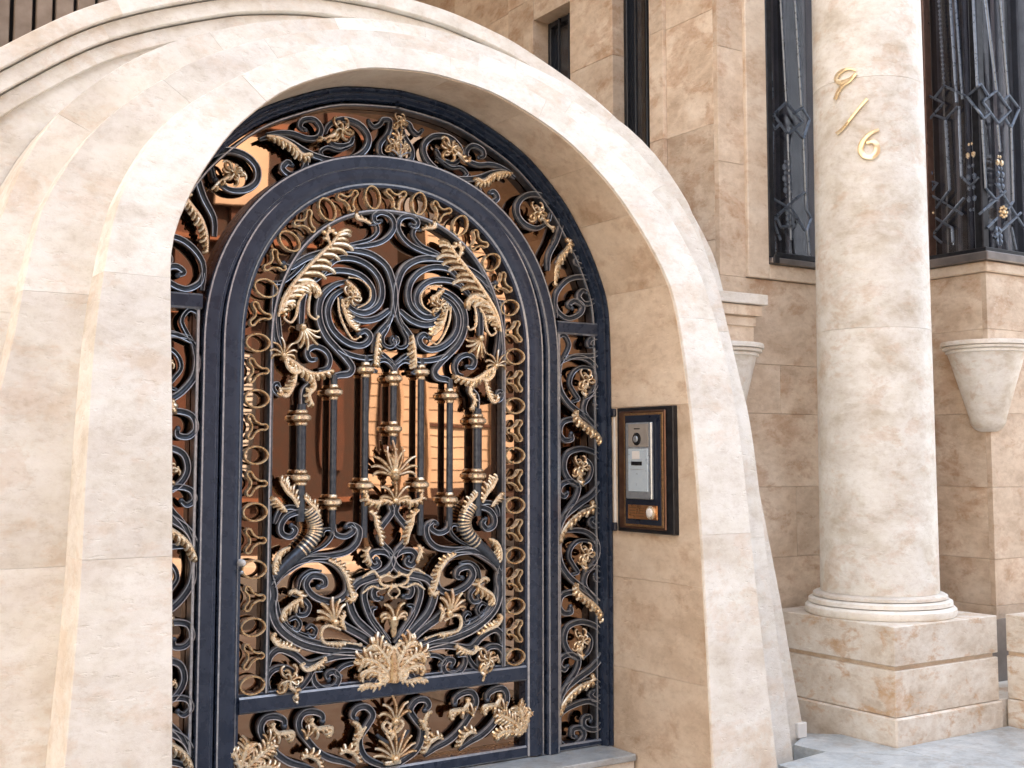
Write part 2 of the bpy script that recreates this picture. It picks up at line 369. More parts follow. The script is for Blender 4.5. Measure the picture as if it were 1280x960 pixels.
# ================================================================== WALLS
WY=.20; WX=1.938
def block_wall(parent,axis,pos,thick,u0,u1,zs,splits,m,skip=None,name='stone_block'):
    """thin cladding blocks on plane axis=pos; splits[i] = joints of course i"""
    g=.0006
    for i,(z0,z1) in enumerate(zip(zs,zs[1:])):
        us=[u0]+[u for u in splits[i%len(splits)] if u0+.05<u<u1-.05]+[u1]
        for a,b in zip(us,us[1:]):
            dp=random.uniform(0,.0015)
            if axis=='Y': boxo(name,a+g,b-g,pos+dp,pos+thick,z0+g,z1-g,m,parent,bev=.0015)
            else: boxo(name,pos+dp,pos+thick,a+g,b-g,z0+g,z1-g,m,parent,bev=.0015)
def zat(v,u=1000,Y=WY): return onY(u,v,Y).z
facade=tag(boxo('facade_wall',WX+.03,8.0,WY+.035,WY+.30,-.3,2.168,M_REVEAL,None,0),'brown travertine front wall between the portal and the bay, laid in large blocks','wall')
zs=[-.16,.35,zat(695),zat(608),zat(518),zat(457,985),2.165]
block_wall(facade,'Y',WY,.034,WX,3.49,zs,[[2.45],[2.9],[2.45],[2.95],[2.35,3.0],[2.7]],M_WALL)
# corner pier above (left of the window surround)
zs2=[2.165,2.75,3.35,3.95,4.6,5.2]
block_wall(facade,'Y',WY,.034,WX,2.118,zs2,[[]],M_WALL)
block_wall(facade,'Y',WY,.034,3.25,3.49,zs2,[[]],M_WALL)
boxo('wall_core',WX+.034,2.2,WY+.035,WY+.30,2.168,9.0,M_REVEAL,facade,0)
boxo('upper_wall',WX+.034,3.5,WY+.001,WY+.30,5.21,9.0,M_WALL,facade,0)
# window surround (slightly proud frame)
boxo('window_surround',2.116,2.262,WY-.022,WY+.05,2.168,5.2,M_REVEAL,facade,.004)
boxo('window_surround',2.262,3.25,WY-.0205,WY+.05,2.168,2.245,M_REVEAL,facade,.004)
# left part of the front wall (mostly out of view)
left=tag(boxo('facade_wall',-6,-1.99,WY+.035,WY+.30,-.3,9.0,M_REVEAL,None,0),'brown travertine wall on the far left side of the portal','wall')
block_wall(left,'Y',WY,.034,-4.5,-1.95,zs+[2.75,3.35,3.95],[[-2.6,-3.4],[-3.0,-3.9]],M_WALL)
# side wall of the recess above the hood (faces left)
side=tag(boxo('side_wall',WX+.16,WX+.4,WY+.31,4.4,1.8,9.0,M_REVEAL,None,0),'brown stone side wall with tall narrow windows rising behind the arch','wall')
SZ=[1.8,2.35,2.95,3.55,4.15,4.8,5.4]
def side_blocks(y0,y1,sp=[[]],p=WX,zsl=SZ,m=M_WALL): block_wall(side,'X',p,.16,y0,y1,zsl,sp,m)
side_blocks(WY+.034,.60)
side_blocks(.60,.715,p=WX-.024)
side_blocks(1.068,1.484)
side_blocks(1.875,1.985,p=WX-.004)
side_blocks(1.985,2.17,p=WX+.0)
side_blocks(2.17,4.4,[[2.9,3.6],[2.5,3.3]],p=WX+.02)
block_wall(side,'X',WX,.16,1.484,1.875,[4.0,4.6,5.4],[[]],M_WALL)
block_wall(side,'X',WX,.16,.715,1.068,[4.7,5.4],[[]],M_WALL)
block_wall(side,'X',WX,.16,.715,1.068,[1.8,2.0],[[]],M_WALL)
block_wall(side,'X',WX,.16,1.484,1.875,[1.8,2.0],[[]],M_WALL)
for (y0,y1,z1,rec,lab) in ((.715,1.068,4.7,.085,'tall narrow black framed window nearest the corner in the side wall'),(1.484,1.875,4.0,.115,'shorter narrow window farther back in the side wall, partly hidden by the arch')):
    t=thing('narrow_window',lab,'window')
    X0=WX+rec
    boxo('glass',X0+.025,X0+.03,y0+.02,y1-.02,2.0,z1-.01,M_GLASSD,t,0)
    f=None
    for a,b in ((y0+.002,y0+.032),(y1-.032,y1-.002)): boxo('frame',X0-.005,X0+.03,a,b,2.002,z1-.002,M_BLACK,t,.003)
    boxo('frame',X0-.004,X0+.03,y0+.032,y1-.032,z1-.035,z1-.003,M_BLACK,t,.003)
    for q in (.36,.64):
        yy=lerp(y0,y1,q); bm=bmesh.new(); tube(bm,[(X0-.014,yy,2.0),(X0-.014,yy,z1-.01)],.009,8); obj('grille_bar',bm,M_BLACK,t,smooth=True)
    bm=bmesh.new(); box(bm,X0+.045,X0+.05,y0,y1,2.0,z1); obj('blind',bm,M_CURT,t)
back=tag(boxo('back_wall',-5,WX+.2,4.4,4.6,1.8,9,M_REVEAL,None,0),'brown stone wall at the back of the recess above the portal','wall')
roof=tag(boxo('terrace_floor',-5,WX+.15,.27,4.4,2.0,2.12,M_REVEAL,None,0),kind='structure')
ceil_=tag(boxo('soffit',-6,8,-.05,4.6,5.6,5.9,M_WALL,None,0),kind='structure')
up=tag(boxo('upper_storey',-6,9,-.02,4.6,5.91,9.5,M_WALL,None,0),'plain brown upper storey of the same house, above the picture','building')
# slatted timber screen, upper left
screen=thing('slatted_screen','weathered brown vertical timber slats behind the top left of the arch','screen')
x=-3.2
while x<-.55:
    wd=random.uniform(.055,.075)
    bm=bmesh.new(); y0=.9+random.uniform(-.01,.012)
    box(bm,x,x+wd,y0,y0+.03,2.15,4.6,0,.004); obj('slat',bm,M_SLAT,screen); x+=wd+.016
boxo('backing',-3.3,-.5,.96,.99,2.13,4.6,M_BACK,screen,0)  # dark board stands in for the darkness behind the slats

# stepped corbel under the hood foot
corb=thing('stepped_corbel','stepped stone corbel carrying the right end of the arch hood','corbel')
for (zt,zb,xr,yf) in ((2.055,2.004,2.105,.035),(2.0,1.948,2.083,.055),(1.944,1.896,2.06,.075)):
    boxo('corbel_step',1.70,xr,yf,WY+.02,zb,zt,M_SHELL if zt>2.04 else M_REVEAL,corb,.003)
boxo('corbel_core',1.71,2.05,.085,WY+.02,1.82,2.05,M_REVEAL,corb,0)
cl=tag(corb.copy(),'stepped stone corbel under the left end of the hood, out of the picture','corbel'); COL.objects.link(cl)
for ch in list(corb.children):
    c=ch.copy(); COL.objects.link(c); c.parent=cl; c.location.x=-3.86
# cone brackets
def cone(cx,cy,ztop,r,label,h=.56):
    t=thing('cone_bracket',label,'bracket',group='cone shaped stone brackets')
    bm=bmesh.new()
    lathe(bm,[(r*.55,ztop+.002),(r,ztop),(r+.004,ztop-.012),(r+.002,ztop-.024)],cx,cy,32); obj('rim',bm,M_SHELL,t,smooth=True)
    bm=bmesh.new(); lathe(bm,[(r*.9,ztop-.0245),(r*.965,ztop-.027),(r*.97,ztop-.040),(r*.93,ztop-.044)],cx,cy,32); obj('rim',bm,M_SHELL,t,smooth=True)
    bm=bmesh.new(); lathe(bm,[(r*.86,ztop-.0445),(r*.90,ztop-.047),(r*.905,ztop-.060),(r*.85,ztop-.064)],cx,cy,32); obj('rim',bm,M_SHELL,t,smooth=True)
    pr=[(r*.86,ztop-.062)]
    for i in range(13):
        a=i/12; rr=r*.85*(1-.52*a); pr.append((rr,ztop-.066-(h-.14)*a))
    rb=pr[-1][0]; zb=pr[-1][1]
    for i in range(1,9):
        a=i/8*math.pi/2; pr.append((rb*(.30+.70*math.cos(a)),zb-.075*math.sin(a)))
    bm=bmesh.new(); lathe(bm,pr,cx,cy,36); obj('cone_body',bm,M_COLUMN,t,smooth=True)
    return t
cone(1.90,.20,1.807,.235,'cone shaped stone bracket half hidden behind the right side of the portal')

# ================================================================== BAY
BX,BY=3.53,-.20
bay=tag(boxo('bay_wall',BX+.03,8,BY+.035,WY+.3,-.3,2.26,M_REVEAL,None,0),'brown travertine wall below the projecting bay window at the right edge','wall')
zb=[-.16,.45,onX(1190,695,BX).z,onX(1190,608,BX).z,onX(1190,518,BX).z,1.95,2.262]
block_wall(bay,'X',BX,.034,BY+.034,WY+.03,zb,[[]],M_WALL)
block_wall(bay,'Y',BY,.034,BX,6.5,zb,[[4.2,5.2],[3.95,4.9,5.8]],M_WALL)
boxo('apron_moulding',BX-.02,6.5,BY-.02,WY,2.264,2.322,M_REVEAL,bay,.006)
cone(BX+.02,BY+.03,onX(1190,428,BX).z-.015,.235,'cone shaped stone bracket on the bay corner right of the round column',h=.49)
bw=thing('bay_window','black gridded corner bay window with diamond grille and gold flowers above the right cone bracket','window')
boxo('sill',BX-.045,6.5,BY-.045,WY,2.324,2.372,M_SILL,bw,.006)
boxo('lower_frame',BX-.012,6.5,BY-.012,WY,2.374,2.40,M_BLACK,bw,.003)
GX,GY=BX+.03,BY+.03
bm=bmesh.new(); box(bm,GX+.03,GX+.035,GY+.035,WY,2.40,5.4); box(bm,GX+.03,6.4,GY+.03,GY+.035,2.40,5.4)
obj('glass',bm,M_CLEAR,bw)
boxo('corner_post',GX+.005,GX+.06,GY+.005,GY+.06,2.40,5.4,M_BLACK,bw,.006)
boxo('frame',BX-.012,BX+.05,WY-.045,WY,2.40,5.4,M_BRONZE,bw,.004)
for xx in (4.12,4.72): boxo('frame',xx,xx+.05,GY+.01,GY+.05,2.40,5.4,M_BLACK,bw,.004)
# curtain folds behind the glass
bm=bmesh.new(); pts=[]
def fold(a,b,n,amp,fn):
    return [fn(lerp(a,b,i/n),amp*math.sin(i*.9)+amp*.4*math.sin(i*2.3)) for i in range(n+1)]
pts=fold(WY+.1,GY+.20,26,.02,lambda s,d:(GX+.17+d,s))+fold(GX+.18,6.3,150,.03,lambda s,d:(s,GY+.2+d))
lo=[bm.verts.new((x,y,2.38)) for x,y in pts]; hi=[bm.verts.new((x,y,5.4)) for x,y in pts]
for i in range(len(pts)-1): bm.faces.new((lo[i],lo[i+1],hi[i+1],hi[i]))
co=obj('curtain',bm,[M_CURT,M_CURT2,M_CURT3],bw,smooth='all',recalc=False)
for p in co.data.polygons: p.material_index=random.choice((0,0,1,2,2))  # light and shade of the folds put in as random grey stripes
def gpt(u,v):
    p=onX(u,v,GX)
    if p.y<GY: p=onY(u,v,GY)
    return p
def gbar(parent,pts,r=.0082,name='grille_bar',m=None):
    bm=bmesh.new(); P=[]
    for (a,b) in zip(pts,pts[1:]):
        for i in range(6): P.append(gpt(lerp(a[0],b[0],i/6),lerp(a[1],b[1],i/6)))
    P.append(gpt(*pts[-1])); tube(bm,P,r,6); return obj(name,bm,m or M_GRILLE,parent,smooth=True)
def gbead(parent,a,b,r=.009):
    A=gpt(*a); B=gpt(*b); n=max(2,int((A-B).length/.026)); bm=bmesh.new(); tube(bm,[A,B],r*.45,5)
    for i in range(n): ball(bm,A.lerp(B,(i+.5)/n),r,0,1)
    return obj('beaded_bar',bm,M_GRILLE,parent,smooth=True)
def up_to(u,v,u0): # extend above the picture
    return [(u,v),(u0,-0),(u0-(u-u0)*.6/max(.3,v/100),-75)]
for seg in ([(1142.5,129),(1153,115.6),(1179,129),(1155,157),(1142.5,129)],[(1167.5,123),(1180,107),(1209,121),(1226,105),(1236,121)],[(1209,121),(1230,148),(1237,141.7)],
            [(1228,127),(1245.6,113.5),(1263,138.5),(1247.7,154),(1228,127)],[(1255,125),(1261,119),(1274,136),(1264,160),(1256,148)],[(1168.5,144),(1182,149),(1196.7,133)],
            [(1198.7,133),(1202,222)],[(1182,150),(1187,237),(1170,260)],[(1227,150),(1232,235),(1246.7,251.7)],[(1264,160),(1266.5,251.7),(1260,262)],
            [(1149,235),(1203,268)],[(1149,260),(1171.7,228.7),(1151,224.6)],[(1169.6,272.5),(1190,285),(1191.5,303)],[(1153,283),(1177,303.7)],[(1155,306),(1205,247.5)],
            [(1201,220),(1214,232),(1223.7,221.5)],[(1223.7,268),(1257,239)],[(1234,285),(1246.7,272.5)],[(1242.5,297.5),(1276,266)],[(1244.6,228.7),(1279,283)],[(1264,284),(1270,312)],
            [(1153,115),(1145.6,0),(1142,-75)],[(1247,156),(1250,190)],[(1155,157),(1158,195)],[(1221.7,108),(1216.5,0),(1213,-75)],[(1245.6,113),(1232,0),(1226,-75)],[(1260,119),(1250,0),(1244,-75)],[(1196,128),(1188,0),(1184,-75)],[(1203,124),(1194,0),(1190,-75)]):
    gbar(bw,seg)
gbead(bw,(1180,106),(1171,-40)); gbead(bw,(1183,154),(1187,232)); gbead(bw,(1191,290),(1192,306),.007)
def gflower(parent,u,v,r,name='gold_flower'):
    c=gpt(u,v); left=abs(c.x-GX)<1e-4; bm=bmesh.new(); ball(bm,c,r*.45,0,1)
    for k in range(8):
        a=k*math.pi/4; d=Vector((0,math.cos(a),math.sin(a))) if left else Vector((math.cos(a),0,math.sin(a)))
        ball(bm,c+d*r*.8,r*.3,0,1)
    return obj(name,bm,M_GOLD,parent,smooth=True)
gflower(bw,1161,267,.036); gflower(bw,1254,265,.036)
def gfinial(parent,u,v0,v1,top,pl=None):
    bm=bmesh.new(); n=7
    f=pl or gpt
    for i in range(n):
        q=i/(n-1); p=f(lerp(u,u+2,q),lerp(v0,v1,q)); rr=(.014,.026,.018,.028,.020,.026,.014)[i]
        for s in (-1,1):
            o=Vector((0,s*rr*.7,0)) if abs(p.x-GX)<1e-4 else Vector((s*rr*.7,0,0))
            ball(bm,p+o,rr*.62,0 if i>1 else top,1,(.8,.8,1.2))
    obj('finial',bm,[M_GRILLE,M_GOLD],parent,smooth=True)
gfinial(bw,1159,195,240,1); gfinial(bw,1213,180,262,1); gfinial(bw,1249,196,240,1); gfinial(bw,1156,285,304,0); gfinial(bw,1247,285,306,0)
# ---- window left of the column
wn=thing('grilled_window','tall dark window with black diamond grille on the left of the round column','window')
boxo('sill',2.264,3.25,WY-.045,WY+.1,2.248,2.28,M_SILL,wn,.005)
boxo('bracket',2.262,2.30,WY-.06,WY-.046,2.245,2.29,M_BLACK,wn,.003)
boxo('frame',2.266,2.31,WY-.02,WY+.07,2.282,5.2,M_BLACK,wn,.005)
boxo('frame',2.311,3.249,WY-.018,WY+.07,2.283,2.315,M_BLACK,wn,.005)
boxo('frame',2.94,2.985,WY-.019,WY+.07,2.316,5.2,M_BLACK,wn,.005)
bm=bmesh.new(); box(bm,2.311,3.249,WY+.05,WY+.055,2.316,5.2); obj('glass',bm,M_CLEAR,wn)
bm=bmesh.new(); pts=fold(2.30,3.26,44,.025,lambda s,d:(s,WY+.17+d))
lo=[bm.verts.new((x,y,2.25)) for x,y in pts]; hi=[bm.verts.new((x,y,5.4)) for x,y in pts]
for i in range(len(pts)-1): bm.faces.new((lo[i],lo[i+1],hi[i+1],hi[i]))
co=obj('curtain',bm,[M_CURT,M_CURT2,M_CURT3],wn,smooth='all',recalc=False)
for p in co.data.polygons: p.material_index=random.choice((0,1,2,2,2))  # fold highlights and shade are stripe colours here too
_g=gpt
def gpt(u,v): return onY(u,v,WY-.005)
for seg in ([(967,143.6),(983,127.7),(1002.7,152.5),(985,168),(967,143.6)],[(953,137),(965.5,120.6)],[(953,137),(969,161),(976,154)],[(992,142),(1002.7,134.8),(1012,150),(1004.5,173.8),(988,156)],
            [(1004.5,173),(1008,262),(1014,273),(1009,288),(1012,320)],[(960,253.5),(966,248),(990,262),(1006,288)],[(959,284),(986.7,255),(1006,240)],[(962,266),(976,300)],[(966,300),(968,318)],
            [(983,127),(976,0),(972,-75)],[(965.5,120),(956,0),(952,-75)],[(1002,134),(994,0),(990,-75)],[(985,168),(989,300)],[(970,270),(980,262),(992,270),(990,282),(976,284),(970,270)]):
    gbar(wn,seg)
gbead(wn,(966,163),(966,246),.008); gbead(wn,(969,295),(970,314),.006)
gfinial(wn,983,202,245,0,lambda u,v:onY(u,v,WY-.005)); gfinial(wn,987,262,285,0,lambda u,v:onY(u,v,WY-.005))
gpt=_g

# ================================================================== COLUMN + PEDESTALS
CX,CY=2.575,-.22
PZ=.486
ped=thing('column_pedestal','square travertine pedestal under the round column, banded with a recessed groove','pedestal',group='column pedestals')
def pedestal(parent,x0,x1,y0,y1):
    boxo('plinth',x0-.012,x1+.012,y0-.012,y1,-.17,.084,M_PED,parent,.008)
    boxo('pedestal_block',x0,x1,y0,y1,.0862,.290,M_PED,parent,.003)
    boxo('groove',x0+.018,x1-.018,y0+.018,y1,.2905,.310,M_REVEAL,parent,0)
    boxo('pedestal_block',x0,x1,y0,y1,.3105,PZ,M_PED,parent,.003)
pedestal(ped,2.207,2.955,-.606,.165)
ped2=thing('column_pedestal','second travertine pedestal at the right edge, across a dark slot from the column pedestal','pedestal',group='column pedestals')
pedestal(ped2,3.03,3.78,-1.36,-.60)
boxo('plinth',2.969,3.9,-.59,-.3,-.17,.082,M_PED,ped2,.004)
slot=tag(boxo('slot_shade_sheet',2.957,3.74,-.30,-.28,-.16,.40,M_SILL,None,0),'dark sheet standing in for the shade in the slot between the two pedestals','strip')  # dark sheet gives the deep slot its shade by colour
col=thing('stone_column','round pale travertine column carrying the gold house number','column')
bm=bmesh.new(); r0=.355
lathe(bm,[(r0,PZ+.001),(r0+.006,PZ+.012),(r0+.004,PZ+.034),(r0-.008,PZ+.046),(r0-.02,PZ+.048)],CX,CY,56); obj('base_ring',bm,M_SHELL,col,smooth=True)
bm=bmesh.new(); lathe(bm,[(r0-.03,PZ+.0482),(r0-.012,PZ+.052),(r0-.014,PZ+.070),(r0-.028,PZ+.078),(r0-.04,PZ+.079)],CX,CY,56); obj('base_ring',bm,M_SHELL,col,smooth=True)
bm=bmesh.new(); lathe(bm,[(r0-.05,PZ+.0792),(r0-.035,PZ+.083),(r0-.036,PZ+.096),(r0-.05,PZ+.104),(.288,PZ+.106)],CX,CY,56); obj('base_ring',bm,M_SHELL,col,smooth=True)
def crad(z): return lerp(.283,.268,max(0,min(1,(z-.6)/3)))
for z0,z1 in ((PZ+.1065,1.8695),(1.87,3.1015),(3.102,4.3),(4.3005,5.6)):
    bm=bmesh.new(); n=6; g=.0006
    lathe(bm,[(crad(z0)-.002,z0)]+[(crad(lerp(z0,z1,i/n)),lerp(z0,z1,i/n)+(g if i==0 else -g if i==n else 0)) for i in range(n+1)]+[(crad(z1)-.002,z1)],CX,CY,64)
    obj('drum',bm,M_COLUMN,col,smooth=True)
# house number: Persian six, slash, 6
num=thing('house_number','gold house number fixed on the round column above eye level','house number')
def onCyl(u,v,extra=0.):
    d=ray(u,v); R0=crad(3.0)+extra; ax,ay=CAM.x-CX,CAM.y-CY
    A=d.x**2+d.y**2; B=2*(ax*d.x+ay*d.y); C_=ax*ax+ay*ay-R0*R0
    t=(-B-math.sqrt(max(0,B*B-4*A*C_)))/(2*A); return CAM+d*t
def glyph(strokes,label=None):
    bm=bmesh.new()
    for k,(pts,ws) in enumerate(strokes):
        P=catmull(pts,6); n=len(P); rows=[]
        for i,(u,v) in enumerate(P):
            a=P[max(0,i-1)]; b=P[min(n-1,i+1)]; t=Vector((b[0]-a[0],b[1]-a[1])); t.normalize(); nn=Vector((-t.y,t.x))
            wd=interp([(j/(len(ws)-1),q) for j,q in enumerate(ws)],i/(n-1))/2
            rows.append([bm.verts.new(onCyl(u+nn.x*s*wd,v+nn.y*s*wd,h+k*.0007)) for s,h in ((-1,-.004),(-1,.011),(-.6,.015),(.6,.015),(1,.011),(1,-.004))])
        for a,b in zip(rows,rows[1:]):
            for j in range(5): bm.faces.new((a[j],a[j+1],b[j+1],b[j]))
        bm.faces.new(rows[0]); bm.faces.new(rows[-1])
    return obj('digit',bm,M_DIGIT,num,smooth=True)
tag(glyph([([(1070,88.5),(1064,86),(1056,87),(1048,92),(1045,99),(1049,103),(1056,102),(1064,98),(1070,92)],(2.5,3.5,5,6,5,4)),([(1069,93),(1062,101),(1054,106),(1048,114),(1043.5,124.5)],(4,4.5,4.5,5,4.5))]),'gold Persian digit six')
tag(glyph([([(1084,123.5),(1073,136),(1062,150),(1053,161),(1045.5,167.5)],(4.5,3.6,3.6,4,5))]),'thin gold slash between the two digits')
tag(glyph([([(1099,162),(1091,165),(1083,171),(1077,180),(1076,189),(1080,195),(1086,197)],(3.5,4.5,5.5,7.5,8.5,7,5.5)),([(1084,197),(1091,195.5),(1096,189),(1095.5,181),(1090,177),(1083,178.5)],(6,7.5,8.5,7.5,5.5,4))]),'thick gold figure 6')

# ================================================================== GROUND
ground=tag(boxo('ground',-60,60,-60,60,-.5,-.30,M_ASPHALT,None,0),kind='structure')
swk=tag(boxo('pavement',-12,20,-5.2,.3,-.32,-.162,M_SIDEWALK,None,.01),kind='structure')
road=tag(boxo('road',-60,60,-10.5,-5.3,-.32,-.29,M_ASPHALT,None,0),kind='structure')
fsw=tag(boxo('far_pavement',-30,40,-13,-10.6,-.32,-.17,M_SIDEWALK,None,.01),kind='structure')
pav=tag(boxo('raised_paving_base',2.0,9.0,-5.0,.2,-.165,-.075,M_SIDEWALK,None,0),kind='structure')
def slab(pl,z=-.04):
    bm=bmesh.new(); prism(bm,pl,-.158,z); o=obj('paving_slab',bm,M_PAVE,pav)
def zz(u,v): p=onZ(u,v,-.04); return (p.x,p.y)
a1=zz(992,931); a2=zz(1031,939.3); b1=zz(973,956); a0=zz(1003,921)
# back slab runs along the pedestal, front slabs meet it at the tip of the dark wedge
slab([a1,a2,(2.19,-.80),(2.19,-.30),(1.99,-.12),a0])
slab([b1,(a2[0]+.004,a2[1]-.006),(2.19,-.806),(2.19,-1.5),(1.50,-1.5)])
slab([(2.194,-.62),(2.194,-1.5),(3.0,-1.5),(3.0,-.62)]); slab([(1.30,-1.504),(1.30,-2.4),(2.6,-2.4),(2.6,-1.504)]); slab([(2.604,-1.504),(2.604,-2.4),(4.0,-2.4),(4.0,-1.504)])
slab([(3.004,-1.36),(3.004,-1.5),(4.4,-1.5),(4.4,-1.36)]); slab([(1.3,-2.404),(1.3,-3.6),(3.0,-3.6),(3.0,-2.404)]); slab([(3.004,-2.404),(3.004,-3.6),(4.6,-3.6),(4.6,-2.404)])
p0=onZ(1002,925,-.04)
tag(boxo('skirting_block',p0.x+.0,p0.x+.06,p0.y+.02,p0.y+.14,-.04,.03,M_WHITE,None,.004),'small white block on the paving where portal foot meets pedestal','block')
step=thing('doorstep','low grey marble doorstep across the foot of the iron door','step')
boxo('tread',-1.058,1.052,-.20,.10,-.028,-.0,M_PAVE,step,.004)
boxo('riser',-1.055,1.050,-.188,-.02,-.20,-.029,M_PED,step,.002)
stg=tag(boxo('drain_channel',1.35,2.3,-.9,-.2,-.161,-.150,M_BLACK,None,0),kind='structure')

# ================================================================== OPPOSITE SIDE OF THE STREET (seen in the door glass)
opp=thing('opposite_house','sunlit cream house across the street, seen only mirrored in the door glass','house')
boxo('wall',7.1,9.3,-16,-12.5,-.2,5.0,M_FACADE,opp,0)
boxo('wall',6.1,7.095,-16,-12.5,-.2,3.0,M_FACADE,opp,0)
for zl in (1.75,3.6): boxo('string_course',7.1,9.3,-12.5,-12.46,zl,zl+.035,M_BRICK2,opp,0)
boxo('band',6.12,9.28,-12.5,-12.44,-.2,.75,M_BRICK,opp,0)
for kk in range(22):      # joints between the cream facing blocks
    zl=.85+kk*.19
    if zl<4.95: boxo('joint_line',7.1 if zl>2.95 else 6.1,9.3,-12.5,-12.485,zl,zl+.010,M_FACADE2,opp,0)
for xv in (6.62,7.1,8.3): boxo('pier_edge',xv,xv+.05,-12.5,-12.42,-.2,2.95 if xv<7.05 else 4.9,M_FACADE2,opp,0)
for (x0,z0,ww,hh) in ((7.75,2.15,.45,1.1),(8.45,2.15,.35,1.1),(6.25,1.3,.28,1.2)):
    f=boxo('window',x0,x0+ww,-12.52,-12.44,z0,z0+hh,M_BRICK,opp,.01)
car=thing('parked_car','dark parked car across the street, seen only mirrored in the lower door glass','car')
bm=bmesh.new(); prof_=[(6.0,.15),(6.0,.62),(6.25,.80),(6.9,.88),(7.35,1.32),(8.6,1.36),(9.2,.98),(9.75,.88),(9.85,.55),(9.8,.15)]
a=[bm.verts.new((x,-11.0,z-.17)) for x,z in prof_]; b=[bm.verts.new((x,-9.4 if z<.95 else -9.6,z-.17)) for x,z in prof_]
bm.faces.new(a); bm.faces.new(b)
for q in range(len(prof_)): bm.faces.new((a[q],a[(q+1)%len(a)],b[(q+1)%len(a)],b[q]))
obj('body',bm,M_BRICK,car)
for xw in (6.8,9.0):
    bm=bmesh.new(); bmesh.ops.create_cone(bm,segments=20,radius1=.32,radius2=.32,depth=.2,cap_ends=True,matrix=__import__('mathutils').Matrix.Translation((xw,-9.42,.02))@__import__('mathutils').Matrix.Rotation(R(90),4,'X')); obj('wheel',bm,M_BLACK,car)
far=thing('far_mirror_block','tall brown block added beyond the street houses, seen only mirrored in window glass','building')  # added so the window glass mirrors dark walls instead of sky
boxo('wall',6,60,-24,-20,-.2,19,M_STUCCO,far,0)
xx=6.2
while xx<58:
    wd=random.uniform(.3,1.1); boxo('tone_strip',xx,xx+wd,-20,-19.7,-.2,18.8,random.choice((M_BLACK,M_STUCCO2,M_STUCCO2)),far,0); xx+=wd+random.uniform(.3,1.4)  # strips of random tone streak the mirrored wall
op2=thing('dark_brick_house','dark red brick house across the street, seen only mirrored in the door glass','house')
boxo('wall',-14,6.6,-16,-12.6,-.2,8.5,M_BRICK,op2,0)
lh=tag(boxo('left_light_block',-17,-9.5,-12,.1,-.3,9.5,M_WALL,None,0),'brown block added far to the left, unseen, to hold back light from that side','house')  # added out of view so less light comes from the left
boxo('wall',9.35,16,-16,-12.7,-.2,7.5,M_BRICK2,op2,0)
random.seed(21); xx=-13.5
while xx<6.4:
    wd=random.uniform(.12,.7); boxo('tone_strip',xx,xx+wd,-12.6,-12.52,-.2+random.uniform(0,1.5),random.uniform(4.5,8.3),random.choice((M_BRICK2,M_BRICK2,M_BRICK3,M_BLACK)),op2,0); xx+=wd+random.uniform(.1,.8)  # strips of mixed tone added for streaks in the door glass reflection
for zl in (.6,3.3,4.4,6.2): boxo('ledge',-14,6.05,-12.6,-12.45,zl,zl+.07,M_BRICK3,op2,0)
for x0,z0,hh,cr in ((3.35,.95,1.9,0),(1.2,.95,1.9,0),(-1.3,.9,1.9,0),(3.55,5.0,1.0,1),(1.9,4.9,1.2,1)):
    f=boxo('window',x0,x0+.85,-12.5,-12.43,z0-.05,z0+hh,M_FACADE if cr else M_BLACK,op2,.01)  # cream windows are added, standing in for bright sky mirrored in the glass
    for k in range(0 if cr else int(hh/.075)): boxo('shutter_slat',x0+.08,x0+.77,-12.43,-12.39,z0+k*.073,z0+k*.073+.045,M_SHUTTER,f,0)
random.seed(5)

# ================================================================== IRONWORK
# front face of the ironwork lies at Y=0, glass behind it at Y=.07
def ell(a,b,zc,zb,n=28,zt=None):
    """half outline from bottom up to crown: list of (x,z), x>=0"""
    pts=[(a,zb),(a,lerp(zb,zc,.5)),(a,zc)]
    for i in range(1,n+1):
        t=i/n*math.pi/2; ex=.93
        pts.append((a*abs(math.cos(t))**ex if i<n else 0,zc+b*abs(math.sin(t))**ex))
    return pts
def full(h): return h+[(-x,z) for x,z in reversed(h[:-1])]
def inset(pts,d,cz=1.2):
    out=[]; n=len(pts)
    for i,(x,z) in enumerate(pts):
        a=pts[max(i-1,0)]; b=pts[min(i+1,n-1)]; t=Vector((b[0]-a[0],b[1]-a[1])); 
        if t.length<1e-9: t=Vector((0,1))
        t.normalize(); nn=Vector((-t.y,t.x))
        if nn.dot(Vector((-x,cz-z)))<0 : nn=-nn
        if z<1.6 or i in (0,n-1): nn=Vector((-1 if x>0 else 1,0))
        out.append((x+nn.x*d,z+nn.y*d))
    return out
def arch_profile(name,pts,prof,m,parent):
    """prof: list of (inward offset, Y, material index) swept along pts"""
    bm=bmesh.new(); lines=[inset(pts,d) for d,y,_ in prof]; n=len(pts); rows=[]
    for i in range(n): rows.append([bm.verts.new((lines[j][i][0],prof[j][1],lines[j][i][1])) for j in range(len(prof))])
    for a,b in zip(rows,rows[1:]):
        for j in range(len(prof)):
            k=(j+1)%len(prof)
            f=bm.faces.new((a[j],a[k],b[k],b[j])); f.material_index=prof[j][2]
    bm.faces.new(rows[0]); bm.faces.new(rows[-1])
    return obj(name,bm,m,parent,smooth=True)
surround=thing('door_surround','fixed arched ironwork border with scrolls and gold leaves around the door leaf','door frame')
door=thing('iron_door','arched blue black wrought iron door leaf with gold acanthus over brown glass','door')
bolt=[M_FRAME,M_RUB,M_IRON]
E0D=[(x,z) for x,z in DE[0] if z>0.004]; E0D=[(DE[0][8][0],.002)]+[p for p in E0D]
E0F=full([(x-.002,z-.003 if z>2 else z) for x,z in E0D][::2] + ([(0,DE[0][-1][1]-.003)] if True else []))
